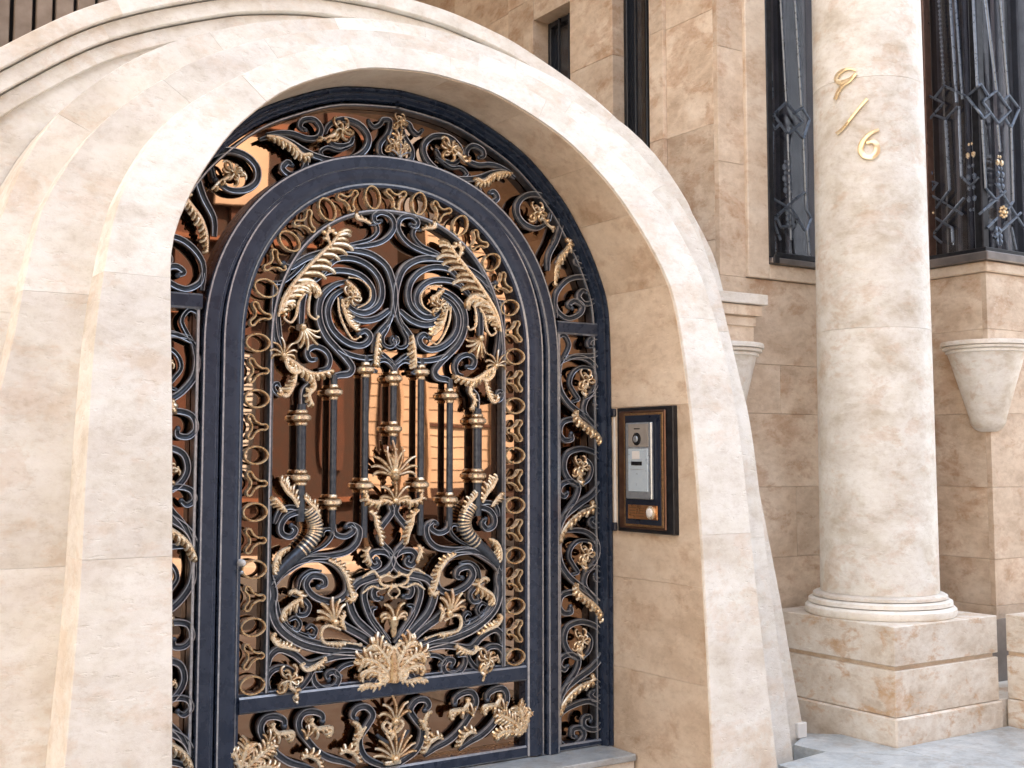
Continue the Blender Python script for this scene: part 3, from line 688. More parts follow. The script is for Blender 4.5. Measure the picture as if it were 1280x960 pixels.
# outer fixed frame
arch_profile('outer_frame',E0F,[(0,.075,0),(0,-.03,0),(.007,-.037,0),(.013,-.037,0),(.019,-.022,0),(.023,-.022,1),(.027,-.030,0),(.034,-.030,0),(.041,-.008,0),(.047,-.008,0),(.053,.03,0),(.055,.075,0)],bolt,surround)
arch_profile('border_bar',inset(E0F,.058),[(0,.05,2),(0,.004,2),(.004,0,1),(.009,0,2),(.013,.004,2),(.013,.05,2)],bolt,surround)
LO=full(ell(.790,.80,1.655,.002))
# fixed inner jamb + arch that the leaf closes on
arch_profile('inner_frame',LO,[(0,.06,0),(0,-.012,0),(.004,-.016,1),(.010,-.016,0),(.040,-.020,0),(.052,-.020,1),(.056,-.012,0),(.066,-.012,0),(.070,.02,0),(.072,.06,0)],bolt,surround)
LE=full(ell(.715,.752,1.665,.006))
arch_profile('stile',LE,[(0,.05,0),(0,-.004,0),(.006,-.010,1),(.012,-.010,0),(.030,-.013,0),(.050,-.013,0),(.066,-.010,0),(.074,-.004,1),(.080,.002,0),(.090,.004,0),(.092,.05,0)],bolt,door)
TB=full(ell(.528,.577,1.665,.385))
arch_profile('inner_bar',TB,[(0,.045,2),(0,.006,2),(.004,0,1),(.010,-.001,2),(.016,0,1),(.020,.006,2),(.020,.045,2)],bolt,door)
def rail(name,x0,x1,z0,z1,parent,y=-.008):
    bm=bmesh.new(); 
    prof=[(z0,.05,0),(z0,y+.008,1),(z0+.007,y,0),(z1-.007,y,1),(z1,y+.008,0),(z1,.05,0)]
    A=[bm.verts.new((x0,yy,z)) for z,yy,_ in prof]; B=[bm.verts.new((x1,yy,z)) for z,yy,_ in prof]
    for j in range(len(prof)): 
        k=(j+1)%len(prof); bm.faces.new((A[j],A[k],B[k],B[j])).material_index=prof[j][2]
    bm.faces.new(A); bm.faces.new(B); return obj(name,bm,bolt,parent,smooth=True)
rail('lock_rail',-.625,.625,.318,.380,door); rail('bottom_rail',-.625,.625,.004,.052,door)
rail('small_bead',-.625,.625,.3805,.390,door,.004)
for s in (-1,1):
    rail('transom',min(s*.79,s*1.035),max(s*.79,s*1.035),1.785,1.842,surround,-.006)
    rail('bottom_rail',min(s*.79,s*1.035),max(s*.79,s*1.035),.002,.030,surround,-.004)
    for xx,z0,z1 in ((.796,.031,1.784),):
        bm=bmesh.new(); box(bm,min(s*xx,s*(xx+.012)),max(s*xx,s*(xx+.012)),0,.05,z0,z1,0,.002); obj('border_bar',bm,M_RUB,surround)
# glass
def fan_glass(name,pts,y,parent):
    bm=bmesh.new(); vs=[bm.verts.new((x,y,z)) for x,z in pts]; c=bm.verts.new((0,y,1.2))
    for a,b in zip(vs,vs[1:]): bm.faces.new((a,b,c))
    bm.faces.new((vs[-1],vs[0],c))
    r=bmesh.ops.extrude_face_region(bm,geom=list(bm.faces)); bmesh.ops.translate(bm,vec=(0,.006,0),verts=[g for g in r['geom'] if isinstance(g,bmesh.types.BMVert)])
    return obj(name,bm,M_GLASS,parent)
fan_glass('glass_pane',inset(LE,.06),.048,door)
# surround glass as an arched band
bm=bmesh.new(); A=inset(E0F,.04); m_=len(A); B=[]
def at_ang(pts,th):
    # point of pts in direction th around (0,1.2)
    best=None
    for (x0,z0),(x1,z1) in zip(pts,pts[1:]):
        c0=x0*math.cos(th)-(z0-1.2)*math.sin(th); c1=x1*math.cos(th)-(z1-1.2)*math.sin(th)
        if c0*c1<=0 and c0!=c1:
            t=c0/(c0-c1); x=lerp(x0,x1,t); z=lerp(z0,z1,t)
            if x*math.sin(th)+(z-1.2)*math.cos(th)>0: return (x,z)
    return None
LOi=inset(LO,.03); rows=[]
for i in range(81):
    th=lerp(math.pi/2,-math.pi/2,i/80); a=at_ang(A,th); b=at_ang(LOi,th)
    if a and b: rows.append((a,b))
rows=[((A[0][0],.002),(LOi[0][0],.002))]+rows+[((A[-1][0],.002),(LOi[-1][0],.002))]
vs=[[bm.verts.new((x,y,z)) for y in (.055,.061) for x,z in r] for r in rows]
for a,b in zip(vs,vs[1:]):
    for j,k in ((0,1),(1,3),(3,2),(2,0)): bm.faces.new((a[j],a[k],b[k],b[j]))
obj('glass_pane',bm,M_GLASS,surround)
tag(boxo('hall_wall',-1.3,1.3,.14,.16,-.1,2.0,M_BACK,None,0),kind='structure')

# ---- scroll work
def sp(cx,cy,r0,r1,a0,a1,n=None):
    """spiral in picture pixels, angles in degrees clockwise from the right"""
    n=n or max(4,int(abs(a1-a0)/40)); out=[]
    for i in range(n+1):
        t=i/n; r=lerp(r0,r1,t); a=R(lerp(a0,a1,t)); out.append((cx+.88*r*math.cos(a),cy+r*math.sin(a)))
    return out
PROF=[(-1,0,0),(-1,.55,1),(-.84,1.0,1),(-.62,.96,0),(-.34,.58,0),(0,.5,0),(.34,.58,0),(.62,.96,1),(.84,1.0,1),(1,.55,0),(1,0,0)]
_n=[0]
def relief(bm,P,wfn,y0,dep,prof=PROF,rim=1,core=0,closed=False):
    n=len(P); rows=[]
    for i,(x,z) in enumerate(P):
        if closed: a=P[(i-1)%n]; b=P[(i+1)%n]
        else: a=P[max(0,i-1)]; b=P[min(n-1,i+1)]
        t=Vector((b[0]-a[0],b[1]-a[1]))
        if t.length<1e-9: t=Vector((1,0))
        t.normalize(); nn=Vector((-t.y,t.x)); wd=wfn(i/(n-1))/2
        rows.append([bm.verts.new((x+nn.x*s*wd,y0-h*dep*min(1,.45+.55*wd/(wfn(.5)/2)),z+nn.y*s*wd)) for s,h,_ in prof])
    pr=list(zip(rows,rows[1:]))
    if closed: pr.append((rows[-1],rows[0]))
    for a,b in pr:
        for j in range(len(prof)-1):
            bm.faces.new((a[j],a[j+1],b[j+1],b[j])).material_index=rim if prof[j][2] else core
    if not closed:
        bm.faces.new(rows[0]).material_index=core; bm.faces.new(rows[-1]).material_index=core
def scroll(parent,pts,w=8.,w0=.55,w1=.5,both=True,y=.022,dep=.022,name='scroll',conv=None,n=5,ball_end=(False,True),mats=None,side=1):
    """w in picture pixels (about 3.75 mm each)"""
    f=conv or px; base=[f(*p) for p in pts]; C=catmull(base,n)
    _n[0]+=1; yy=y+((_n[0]*37)%11-5)*.0006
    W=w*.0034
    def wf(t): 
        e=.22
        if t<e: return W*lerp(w0,1,math.sin(t/e*math.pi/2))
        if t>1-e: return W*lerp(w1,1,math.sin((1-t)/e*math.pi/2))
        return W
    for s in ((1,-1) if both else (side,)):
        bm=bmesh.new(); P=[(x*s,z) for x,z in C]
        relief(bm,P,wf,yy,dep)
        for fl,q in ((ball_end[0],P[0]),(ball_end[1],P[-1])):
            if fl: ball(bm,(q[0],yy-dep*.55,q[1]),W*.42,0,2)
        obj(name,bm,mats or [M_IRON,M_RUB],parent,smooth=True)
def lobe(bm,p,d,nrm,L,r,y,curl=.5,mi=0,rise=.014,bed=True):
    """a curled leaf finger from p along d, its tip hooking towards nrm"""
    d=Vector(d).normalized(); nrm=Vector(nrm); nrm=(nrm-d*nrm.dot(d)); 
    if nrm.length<1e-6: nrm=Vector((-d.y,d.x))
    nrm.normalize(); n=8; q=Vector(p); pts=[]
    for i in range(n+1):
        t=i/n; a=curl*2.6*t**2.4
        pts.append((q.x,y-rise*math.sin(math.pi*min(1,t*.85+.1)),q.y))
        q=q+(d*math.cos(a)+nrm*math.sin(a))*(L/n)
    if bed: tube(bm,[(a,b+r*.7+.002,c) for a,b,c in pts[:-1]],lambda t:r*(1.25+.75*math.sin(math.pi*min(1,.1+.8*t))),5,2,flat=.6)  # darker, wider finger behind gives each gold finger a dark outline
    tube(bm,pts,lambda t:r*(.45+.5*math.sin(math.pi*min(1,.2+.7*t))) if t<.86 else r*1.0,5,mi,flat=.9)
def leaf(parent,pts,width=11.,n=9,side=1,both=True,mats=None,y=.006,name='acanthus_leaf',conv=None,hook=True,spine=2.6,only=1):
    """feathered acanthus: a spine with curled fingers on one side (side=+1/-1, in the mirrored-left drawing) or on both (0)"""
    f=conv or px; C=catmull([f(*p) for p in pts],6)
    W=width*.0032
    for s in ((1,-1) if both else (only,)):
        bm=bmesh.new(); P=[Vector((x*s,z)) for x,z in C]; N=len(P)
        tube(bm,[(p.x,y-.012,p.y) for p in P],lambda t:spine*.0038*(.35+.65*math.sin(math.pi*min(1,.1+.8*t)))*.8,6,1,flat=.9)
        L=sum((a-b).length for a,b in zip(P,P[1:])); n_=n; n=int(n*1.35)+1; rr=min(L/n*.38,.0075)
        for sd in ((1,-1) if side==0 else (side,)):
            for k in range(n):
                t=(k+.5)/n; i=t*(N-1); a=int(i); p=P[a].lerp(P[min(a+1,N-1)],i-a)
                T=(P[min(a+2,N-1)]-P[max(a-1,0)]).normalized(); Nn=Vector((-T.y,T.x))*sd*s
                LL=W*(.35+.65*math.sin(math.pi*(.12+.80*t)))*1.28*(.72+.40*((k%4)/3.))
                d=(Nn*.62+T*.78).normalized()
                lobe(bm,p,d,Nn,LL,rr,y,.46,k%2)
            n=n_ if sd<0 or side!=0 else n
        # dark bed behind fingers
        obj(name,bm,(mats or [M_GOLD,M_GOLDRIM])+[M_DARKGOLD],parent,smooth=True)
def rosette(parent,c,r=10.,both=True,tail=None,conv=None,y=.002,only=1,name='gold_rosette'):
    f=conv or px; cx,cz=f(*c); Rr=r*.0038
    for s in ((1,-1) if both else (only,)):
        bm=bmesh.new(); c0=Vector((cx*s,cz))
        ball(bm,(c0.x,y-.012,c0.y),Rr*.22,2,2)
        for k in range(9):
            a=k*2*math.pi/9+.3*s+.25*math.sin(k*5.1); d=Vector((math.cos(a),math.sin(a))); nn=Vector((-d.y,d.x))*s*(1 if k%3 else -1)
            lobe(bm,c0+d*Rr*.15,d,nn,Rr*(1.12+.28*math.sin(k*2.4)),Rr*.085,y-.004,1.15,k%2,rise=.010)
        for k in range(5):
            a=k*2*math.pi/5+.5; d=Vector((math.cos(a),math.sin(a))); nn=Vector((-d.y,d.x))*s
            lobe(bm,c0+d*Rr*.05,d,nn,Rr*.8,Rr*.075,y-.018,1.3,1,bed=False)
        if tail:
            T=catmull([f(*q) for q in tail],5)
            tube(bm,[(x*s,y-.012-.006*math.sin(i),z) for i,(x,z) in enumerate(T)],lambda t:Rr*.2*(1-.45*t),6,1)
            for i in (3,7):
                if i<len(T)-1:
                    q=Vector((T[i][0]*s,T[i][1])); dd=Vector((T[i+1][0]*s,T[i+1][1]))-q; dd.normalize(); lobe(bm,q,(dd*.6+Vector((-dd.y,dd.x))).normalized(),dd,Rr*.5,Rr*.11,y-.008,.6,0)
        obj(name,bm,[M_GOLD,M_GOLDRIM,M_DARKGOLD],parent,smooth=True)
def palmette(parent,base,ang,r,n,spread,both=False,conv=None,y=0.,name='gold_palmette',only=1,curl=.35,thick=.11,mats=None):
    """fan of fingers; ang = direction in picture degrees clockwise from right"""
    f=conv or px; bx,bz=f(*base); Rr=r*.0034
    for s in ((1,-1) if both else (only,)):
        bm=bmesh.new(); b=Vector((bx*s,bz))
        for k in range(n):
            q=(k/(n-1)-.5) if n>1 else 0; a=-R(ang+q*spread); d=Vector((math.cos(a)*s,math.sin(a)))
            nn=Vector((-d.y,d.x))*(-1 if q>0 else 1)*s
            lobe(bm,b+d*Rr*.12,d,nn,Rr*(1.08-.30*abs(q)*1.6),Rr*thick*.46,y-.004*(1-abs(q)*2),(curl*.9+.25)*(abs(q)*1.3+.35),k%2,rise=.012)
        ball(bm,(b.x,y-.008,b.y),Rr*.18,0,2)
        obj(name,bm,(mats or [M_GOLD,M_GOLDRIM])+[M_DARKGOLD],parent,smooth=True)
def wire(parent,pts,w=2.6,both=True,conv=None,y=.004,m=None,name='gold_tendril',only=1):
    f=conv or px; C=catmull([f(*p) for p in pts],6)
    for s in ((1,-1) if both else (only,)):
        bm=bmesh.new(); tube(bm,[(x*s,y-.008,z) for x,z in C],lambda t:w*.0038*.5*(.6+.5*math.sin(math.pi*min(1,t+.1))),6); ball(bm,(C[-1][0]*s,y-.008,C[-1][1]),w*.0038*.62,0,1)
        obj(name,bm,m or M_GOLDRIM,parent,smooth=True)

# ---- border of alternating ring and trefoil motifs
mid=full(ell(.5735,.622,1.665,.418,60))
acc=[0]
for a,b in zip(mid,mid[1:]): acc.append(acc[-1]+math.hypot(a[0]-b[0],a[1]-b[1]))
TOT=acc[-1]; NM=43
def along(d):
    for i in range(len(mid)-1):
        if acc[i]<=d<=acc[i+1]+1e-9:
            t=(d-acc[i])/max(1e-9,acc[i+1]-acc[i]); p=Vector(mid[i]).lerp(Vector(mid[i+1]),t); T=(Vector(mid[min(i+1,len(mid)-1)])-Vector(mid[i])).normalized(); return p,T
def motif(k):
    p,T=along(TOT*k/(NM-1)); N=Vector((-T.y,T.x))      # N points inward
    if N.dot(Vector((-p.x,1.5-p.y)))<0: N=-N
    n=22; P=[]
    if k%2==0:      # oval ring, long way across the border
        for i in range(n):
            a=2*math.pi*i/n; q=p+N*(math.cos(a)*.0445*(1+.04*math.cos(2*a)))+T*(math.sin(a)*.0325); P.append((q.x,q.y))
    else:           # trefoil outline, stem to the door centre
        K=[]
        for a0_,rt in ((0,.044),(125,.053),(-125,.053)):
            a=R(a0_); d=N*math.cos(a)+T*math.sin(a); e=N*-math.sin(a)+T*math.cos(a)
            K.append((a0_%360,[p+d*.020-e*.0095,p+d*(rt-.009)-e*.0105,p+d*rt,p+d*(rt-.009)+e*.0105,p+d*.020+e*.0095]))
        K.sort(key=lambda q:q[0]); pts=[]
        for _,q in K: pts+= [(v.x,v.y) for v in q]
        P=catmull(pts,3,closed=True)
    bm=bmesh.new()
    relief(bm,P,lambda t:.0078,.016,.018,prof=[(-1,-.35,0),(-1,.55,1),(-.6,1,1),(0,.75,1),(.6,1,1),(1,.55,1),(1,-.35,0)],rim=1,core=0,closed=True)
    tag(obj('border_ring' if k%2==0 else 'border_trefoil',bm,[M_DARKGOLD,M_GOLDRIM],door,smooth=True))
for k in range(NM): motif(k)
# ---- balusters
def baluster(xc,z0,z1,cols,r=.0135,thick=None):
    bm=bmesh.new(); lathe(bm,[(r*.9,z0),(r,z0+.02),(r,z1-.02),(r*.9,z1)],xc,.012,14); b=obj('baluster',bm,M_IRON,door,smooth=True)
    for zc in cols:
        bm=bmesh.new(); R1=min(r*2.6,.037)
        lathe(bm,[(r*1.02,zc-.030),(r*1.3,zc-.026),(r*1.3,zc-.019),(r*1.05,zc-.017),(R1*.8,zc-.011),(R1,zc-.006),(R1,zc+.006),(R1*.8,zc+.011),(r*1.05,zc+.016),(r*1.35,zc+.019),(r*1.3,zc+.026),(r*1.02,zc+.030)],xc,.012,18)
        obj('collar',bm,[M_GOLDRIM],b,smooth=True)
        for dz in (.0145,-.0145):
            bm=bmesh.new(); lathe(bm,[(r*1.1,zc+dz-.002),(R1*.82,zc+dz-.001),(R1*.82,zc+dz+.001),(r*1.1,zc+dz+.002)],xc,.012,18); obj('collar_ring',bm,M_DARKGOLD,b,smooth=True)
def zd(u,v): return px(u,v)[1]
for s in (-1,1):
    baluster(s*.392,zd(378,652),zd(378,505),[zd(378,522),zd(378,597)],.0185)
    baluster(s*.259,zd(418,664),zd(418,468),[zd(418,490),zd(418,628)])
    baluster(s*.124,zd(458,672),zd(457,444),[zd(457,462),zd(458,607)])
baluster(0,zd(493,556),zd(493,452),[zd(493,473),zd(493,536)])

# ---- door leaf, upper heart of spirals (drawn on the left half, repeated mirrored)
D=door
scroll(D,[(491,396),(494.3,375),(492,354),(484,333),(467,319),(447,313),(424,311.5),(399,317),(382,323),(363,334),(355,329)],9,.8,.6)
scroll(D,[(488,387),(473.7,397),(457,400.5),(442,396),(432,386),(428,373)],8.5,.7,.6)
scroll(D,[(402,345),(419.6,325),(442.5,323.5),(463,333.5),(475.5,350),(478,369),(471.7,383),(457,391),(442,387),(434,378)],8,.55,.5)
scroll(D,[(391,354),(409,340.5),(430,338),(451,344),(464.5,358),(467,373),(459,382.5),(447,384),(440,377)],8,.5,.6)
scroll(D,[(437,351),(419,356),(404.5,369),(399.5,385.5),(401.5,404),(409.5,421),(421.7,435),(433,447),(441,459),(437,467),(424,469),(419,472)],9,.5,.7,ball_end=(False,False))
scroll(D,[(434,360),(418.5,369),(410.5,385),(412,402),(420,416),(434,427.5),(449,432),(459.5,428),(463,420),(457,413.5),(449.5,417)],8.5,.5,.6)
scroll(D,[(424,436),(438,443),(455,447),(470,446),(476,441)],7,.5,.5,ball_end=(False,False))
scroll(D,[(491,392),(487,402),(476,414),(470,425),(468,440)],7,.7,.5,ball_end=(False,False))
scroll(D,[(490,397),(484,412),(479,421),(480,430),(488,434),(494,430),(494,424)],4.5,.6,.6)
scroll(D,[(494,432),(490,426),(492,420)],3.5)
scroll(D,[(420,307),(447,308),(472,304),(486,295.5),(493,283),(489,271),(477,265.5),(468,270),(470,277.5),(477,276)],7,.5,.6)
scroll(D,[(425,309),(447,303.5),(463,299),(472.5,289.5),(470.5,280),(463,280)],5,.5,.6)
leaf(D,[(463,280),(455,276),(446,273),(444.5,267.5)],6,5,-1)
# feather leaves
leaf(D,[(347.5,396),(353,375),(365,356),(384,334),(403,315),(418,300),(423,291)],27,11,-1,spine=2.8)
leaf(D,[(352,385),(366,363),(382,354.5),(394,356),(400,364)],13,7,-1,spine=2.8)
leaf(D,[(415,313),(410,300),(408.5,292),(414,289),(418,293)],6,4,1)
leaf(D,[(350,388),(358,379),(367,380)],7,4,-1)
scroll(D,[(340,352),(352,353),(367,343),(384,326)],5,.4,.4,ball_end=(False,False))
scroll(D,[(381,367),(378,380),(377,405)],8,.9,.8,ball_end=(False,False))
wire(D,[(381,367),(373,378),(370,394),(363,403),(355,398),(357,393)],3)
wire(D,[(388,366),(385.5,379),(386,393),(394,399.5),(397,396)],3)
palmette(D,(378,409),62,23,6,80,both=True,curl=.3,thick=.12)
rosette(D,(438,373),11)
leaf(D,[(427,374),(431,391),(437,404),(446,413)],10,7,1)
leaf(D,[(432,351),(441,359),(449,368)],8,5,-1)
wire(D,[(422,372),(424,392),(432,412),(441,424),(450,421)],2.6)
wire(D,[(446,385),(460,377),(462,362),(450,350),(436,347)],2.2)
leaf(D,[(473,416),(471,430),(469,446),(468,455)],9,6,1)
# upper-left shoulder: strap, ring of leaves and curl
scroll(D,[(345,352),(343,390),(345,420),(352,436)],6.5,.8,.7,ball_end=(False,False))
scroll(D,[(349,392),(351,415),(354,434)],4,.7,.7,ball_end=(False,False))
palmette(D,(354,444),-90,17,7,170,both=True,curl=.6,thick=.13)
leaf(D,[(352,443),(366,452),(381,463),(394,467),(415,463)],10,9,-1,spine=2.8)
leaf(D,[(356,447),(359,458),(368,466),(376,464)],7,6,1,spine=2.8)
leaf(D,[(370,468),(366,482),(358,495),(350,492)],10,7,-1,spine=3)
scroll(D,[(362,490),(352,494),(344,489),(342,482),(347,479),(351,484)],5)
scroll(D,[(400,462),(410,460),(413,449),(407,438),(394.5,433),(385,439),(388,449),(396,449)],7,.5,.7)
scroll(D,[(380,470),(388,474),(389,481),(382,489),(381,506)],10,.7,.9,ball_end=(False,False))
leaf(D,[(391,472),(393,484),(386,494),(391,506)],7,6,-1)
# centre crown between the balusters
scroll(D,[(494,470),(492,458),(482,450),(470,453),(465,461),(471,464)],6,.7,.6)
scroll(D,[(493,455),(484,446),(476,440)],5,.6,.5,ball_end=(False,False))

# ---- middle: palmette finials on the axis
palmette(D,(492.5,596),-122,32,6,74,both=False,curl=.45,thick=.09)
palmette(D,(492.5,596),-58,32,6,74,both=False,curl=.45,thick=.09)
palmette(D,(492.5,590),-90,31,3,30,both=False,curl=.2,thick=.09)
bm=bmesh.new(); lathe(bm,[(.006,zd(493,607)),(.014,zd(493,603)),(.006,zd(493,599)),(.004,zd(493,590))],0,.0,12); obj('finial_stem',bm,M_GOLDRIM,D,smooth=True)
palmette(D,(493.5,626),-90,24,5,130,both=False,curl=.6,thick=.12)
leaf(D,[(491,629),(480,625),(470,628),(459.6,625),(459,619)],8,7,1,spine=3)
scroll(D,[(493,624),(488,630),(490,641),(480,655),(474,664)],7.5,.8,.6,ball_end=(False,False))
scroll(D,[(474,668),(478,679),(488,690),(492,702)],7,.5,.8,ball_end=(False,False))
leaf(D,[(461,639),(468,645),(470,656),(474,668),(476,680)],8,7,1,spine=2.8)
scroll(D,[(493,704),(488.5,695),(480,690),(467.6,691),(462,700),(468,709),(475,705),(472,699)],7.5,.6,.6)
leaf(D,[(462,684),(458,690),(460,698),(463,704)],7,5,-1,spine=2.8)
# lyre
scroll(D,[(493,696),(489,708),(479,717),(462,723),(448,729),(439,741),(438,755),(446,774),(463,790),(481,806)],10,.7,.8,ball_end=(False,False))
scroll(D,[(478,748),(470,748),(468,739),(476,733),(470,731),(459,735),(456,748),(463,770),(475,788),(487,806)],8.5,.6,.9,ball_end=(True,False))
scroll(D,[(472,760),(466,762),(467,773),(478,788),(488,800)],5,.6,.8,ball_end=(True,False))
wire(D,[(492,722),(482,719),(474,724),(478,731),(492,733),(499,740),(494,747)],3)
wire(D,[(452,722),(466,714),(474,721),(486,716)],3)
wire(D,[(452,742),(464,733),(477,736),(490,731)],2.6)
palmette(D,(492,779),-90,25,4,70,both=False,curl=1.0,thick=.14)
palmette(D,(492,776),-90,20,2,120,both=False,curl=1.0,thick=.18)
bm=bmesh.new(); lathe(bm,[(.006,zd(492,796)),(.013,zd(492,790)),(.012,zd(492,784)),(.018,zd(492,781)),(.022,zd(492,774)),(.012,zd(492,770))],0,-.004,14); obj('tulip_stem',bm,M_GOLD,D,smooth=True)

# ---- lower half
horn=[(386,637),(393,648),(396,660),(392,673),(379,688),(364,701),(352,714),(344,722)]
def fat(pts,w,mats,both=True,name='horn',ribs=0,y=.024):
    C=catmull([px(*p) for p in pts],6)
    for s in (1,-1):
        bm=bmesh.new(); P=[(x*s,y-.014,z) for x,z in C]
        tube(bm,P,lambda t:w*.0038*.5*(.75+.35*math.sin(math.pi*min(1,t*.8+.25))),12,0)
        if ribs:
            n=len(P)
            for k in range(ribs):
                i=k/ribs*(n-1)*.62; a=int(i); p=Vector(P[a]).lerp(Vector(P[a+1]),i-a); T=(Vector(P[a+1])-Vector(P[a])).normalized()
                tube(bm,[p-T*.003,p+T*.003],w*.0038*.5*(.75+.35*math.sin(math.pi*min(1,(k/ribs*.62)*.8+.25)))+.003,12,1)
        obj(name,bm,mats,D,smooth=True)
fat(horn,13,[M_IRON,M_GOLDRIM],ribs=15)
scroll(D,[(388,640),(374,640),(360,645),(352,656),(353,667),(363,671),(370,663),(365,657)],7.5,.8,.6)
scroll(D,[(344,655),(350,640),(362,634),(374,636)],6,.5,.5,ball_end=(False,False))
leaf(D,[(399,648),(394,636),(386,628),(380,622)],7,6,-1,spine=2.8)
leaf(D,[(372,634),(366,622),(358,614),(350,601)],12,7,-1,spine=3)
leaf(D,[(358,640),(350,630),(343,622)],9,5,1)
leaf(D,[(362,684),(350,690),(343,703),(342,716)],10,7,1,spine=2.8)
scroll(D,[(418,655),(420,667),(432,671),(443,664),(440,656),(434,659)],7,.8,.6)
scroll(D,[(441,655),(450,662),(447,678),(434,690),(412,695),(390,697),(370,707),(352,720),(342,733)],8,.6,.8,ball_end=(False,False))
scroll(D,[(404,671),(406,663),(414,662),(416,670),(406,682),(388,692)],4,.6,.5)
scroll(D,[(345,728),(357,713),(377,701),(404,699),(422,707),(434,724),(433,742),(416,752),(394,746),(383,732),(390,720),(404,722),(407,731),(399,734)],8.5,.6,.6)
scroll(D,[(372,742),(376,724),(388,714),(402,714)],4,.5,.5)
leaf(D,[(410,700),(424,708),(433,722),(437,738),(441,748)],8,11,1,spine=3)
leaf(D,[(446,742),(440,750),(434,747)],5,3,1)
scroll(D,[(337,706),(338,722),(343,742),(341,762),(350,785),(374,803),(404,812),(440,815),(470,819)],11,.8,.8,ball_end=(False,False))
scroll(D,[(346,750),(352,778),(376,797),(410,806),(440,808),(474,816)],7,.5,.8,ball_end=(False,False))
scroll(D,[(364,742),(376,746),(387,757),(383,768),(373,768),(374,761)],6,.6,.6)
scroll(D,[(352,762),(360,782),(380,794),(398,796)],5,.5,.5,ball_end=(False,False))
leaf(D,[(372,739),(376,747),(366,754),(355,763),(351,773)],11,7,1,spine=2.8)
leaf(D,[(375,744),(368,738),(361,740)],6,4,1)
scroll(D,[(362,776),(370,772),(376,780),(372,788),(366,784)],4.5)
scroll(D,[(384,787),(390,782),(396,788),(392,796),(386,792)],4.5)
scroll(D,[(476,812),(455,796),(432,783),(420,772)],10,.8,.6,ball_end=(False,False))
palmette(D,(418,778),-112,25,6,80,both=True,curl=.3,thick=.16)
leaf(D,[(431,787),(427,776),(431,768)],7,5,1,spine=3)
wire(D,[(425,787),(412,782),(403,785),(401,796),(408,804),(430,803),(450,806)],4)
leaf(D,[(408,804),(420,804),(430,804)],6,4,-1)
wire(D,[(381,829),(376,832),(384,838),(398,832),(406,823)],4)
leaf(D,[(384,836),(394,832),(405,824)],8,4,-1,spine=3)
scroll(D,[(474,822),(448,819),(424,820),(405,825),(385,830),(368,818),(350,812),(339,820),(336,834)],9,.8,.5,ball_end=(False,False))
leaf(D,[(344,791),(340,797),(347,806),(358,809),(374,814)],7,7,1,spine=2.8)
scroll(D,[(337,862),(334,850),(342,838),(356,835),(368,842),(371,854),(364,863),(350,864)],7.5,.7,.5)
scroll(D,[(404,838),(392,838),(386,848),(378,858),(368,864)],6,.5,.5,ball_end=(False,False))
scroll(D,[(392,838),(394,853),(406,862),(419,858),(424,848),(418,840),(410,843),(412,850)],7.5,.6,.6)
rosette(D,(361,850),13,tail=[(362,858),(370,866),(366,872),(370,878)])
scroll(D,[(470,828),(450,828),(432,832),(422,841),(428,846)],5.5,.7,.6)
# base acanthus
for bx_ in (0,):
    leaf(D,[(490,850),(487,834),(480,820),(472,809),(466,806)],15,7,0,spine=2.8)
    leaf(D,[(489,850),(480,836),(468,827),(456,824),(450,829)],13,7,0,spine=2.8)
    leaf(D,[(486,852),(476,842),(464,838),(453,841),(450,846)],10,6,1,spine=2.8)
leaf(D,[(488,848),(472,856),(459,856),(448,859)],10,7,1,spine=3.2)
wire(D,[(478,806),(484,806),(489,812),(484,822),(490,830),(490,848)],4.5)
wire(D,[(472,842),(476,850),(484,848),(480,840),(474,836)],5)
scroll(D,[(478,836),(470,846),(464,854)],9,.7,.7,ball_end=(False,False))
bm=bmesh.new(); tube(bm,[(0,-.004,zd(493,812)),(0,-.016,zd(493,832)),(0,-.012,zd(493,852))],lambda t:.010+.008*t,8); obj('gold_bud',bm,M_GOLD,D,smooth=True)

# ---- kick panel at the bottom of the leaf
def kick(dx,dy,both=True):
    k=lambda L:[(a+dx,b+dy) for a,b in L]
    scroll(D,k([(398,964),(384,958),(365,953),(350,944),(338,931),(328.5,918),(327,907),(333,897),(345,894.5),(356,899),(357,908)]),8.5,.5,.7,y=.026)
    palmette(D,k([(334,927)])[0],-75,12,3,60,both=True,curl=.2,thick=.2)
    leaf(D,k([(343,902),(341,908),(347,915),(356,914),(366,914),(364,925)]),9,6,-1,spine=3.2)
    leaf(D,k([(376,947),(384,943),(394,947),(400,957)]),9,5,1,spine=3)
kick(0,1.5); kick(48,-4.5)
scroll(D,[(494,961),(478,957),(460,949),(452,937),(451,922),(460,908),(467,894),(459,884),(447,886),(442,895),(447,900)],8.5,.6,.6,y=.026)
leaf(D,[(440,902),(447,905),(450,916),(446,928),(447,938)],7,6,-1,spine=2.8)
leaf(D,[(457,908),(452,914),(449,922)],5,4,1)
leaf(D,[(299,968),(303,950),(306,938),(310,930)],13,6,0,spine=2.8)
leaf(D,[(302,968),(314,953),(328,941),(342,931)],13,7,0,spine=2.8)
leaf(D,[(300,966),(296,950),(292,942),(287,944)],8,5,0,spine=3)
leaf(D,[(304,970),(318,962),(334,958),(346,962)],9,6,0,spine=3)
palmette(D,(493.5,902),-90,26,5,90,both=False,curl=.6,thick=.12)
wire(D,[(492,916),(484,915),(478,908),(482,902),(488,906)],4)
palmette(D,(493.5,949),-90,30,9,135,both=False,curl=.12,thick=.10)
wire(D,[(494,947),(487,938),(494,926)],3.2)
wire(D,[(470,918),(480,926),(493,930)],4,m=M_IRON)
wire(D,[(494,925),(491,918),(494,908)],4)
boxo('cup_foot',-.035,.035,-.012,.03,zd(493,955),zd(493,950),M_GOLDRIM,D,.003)

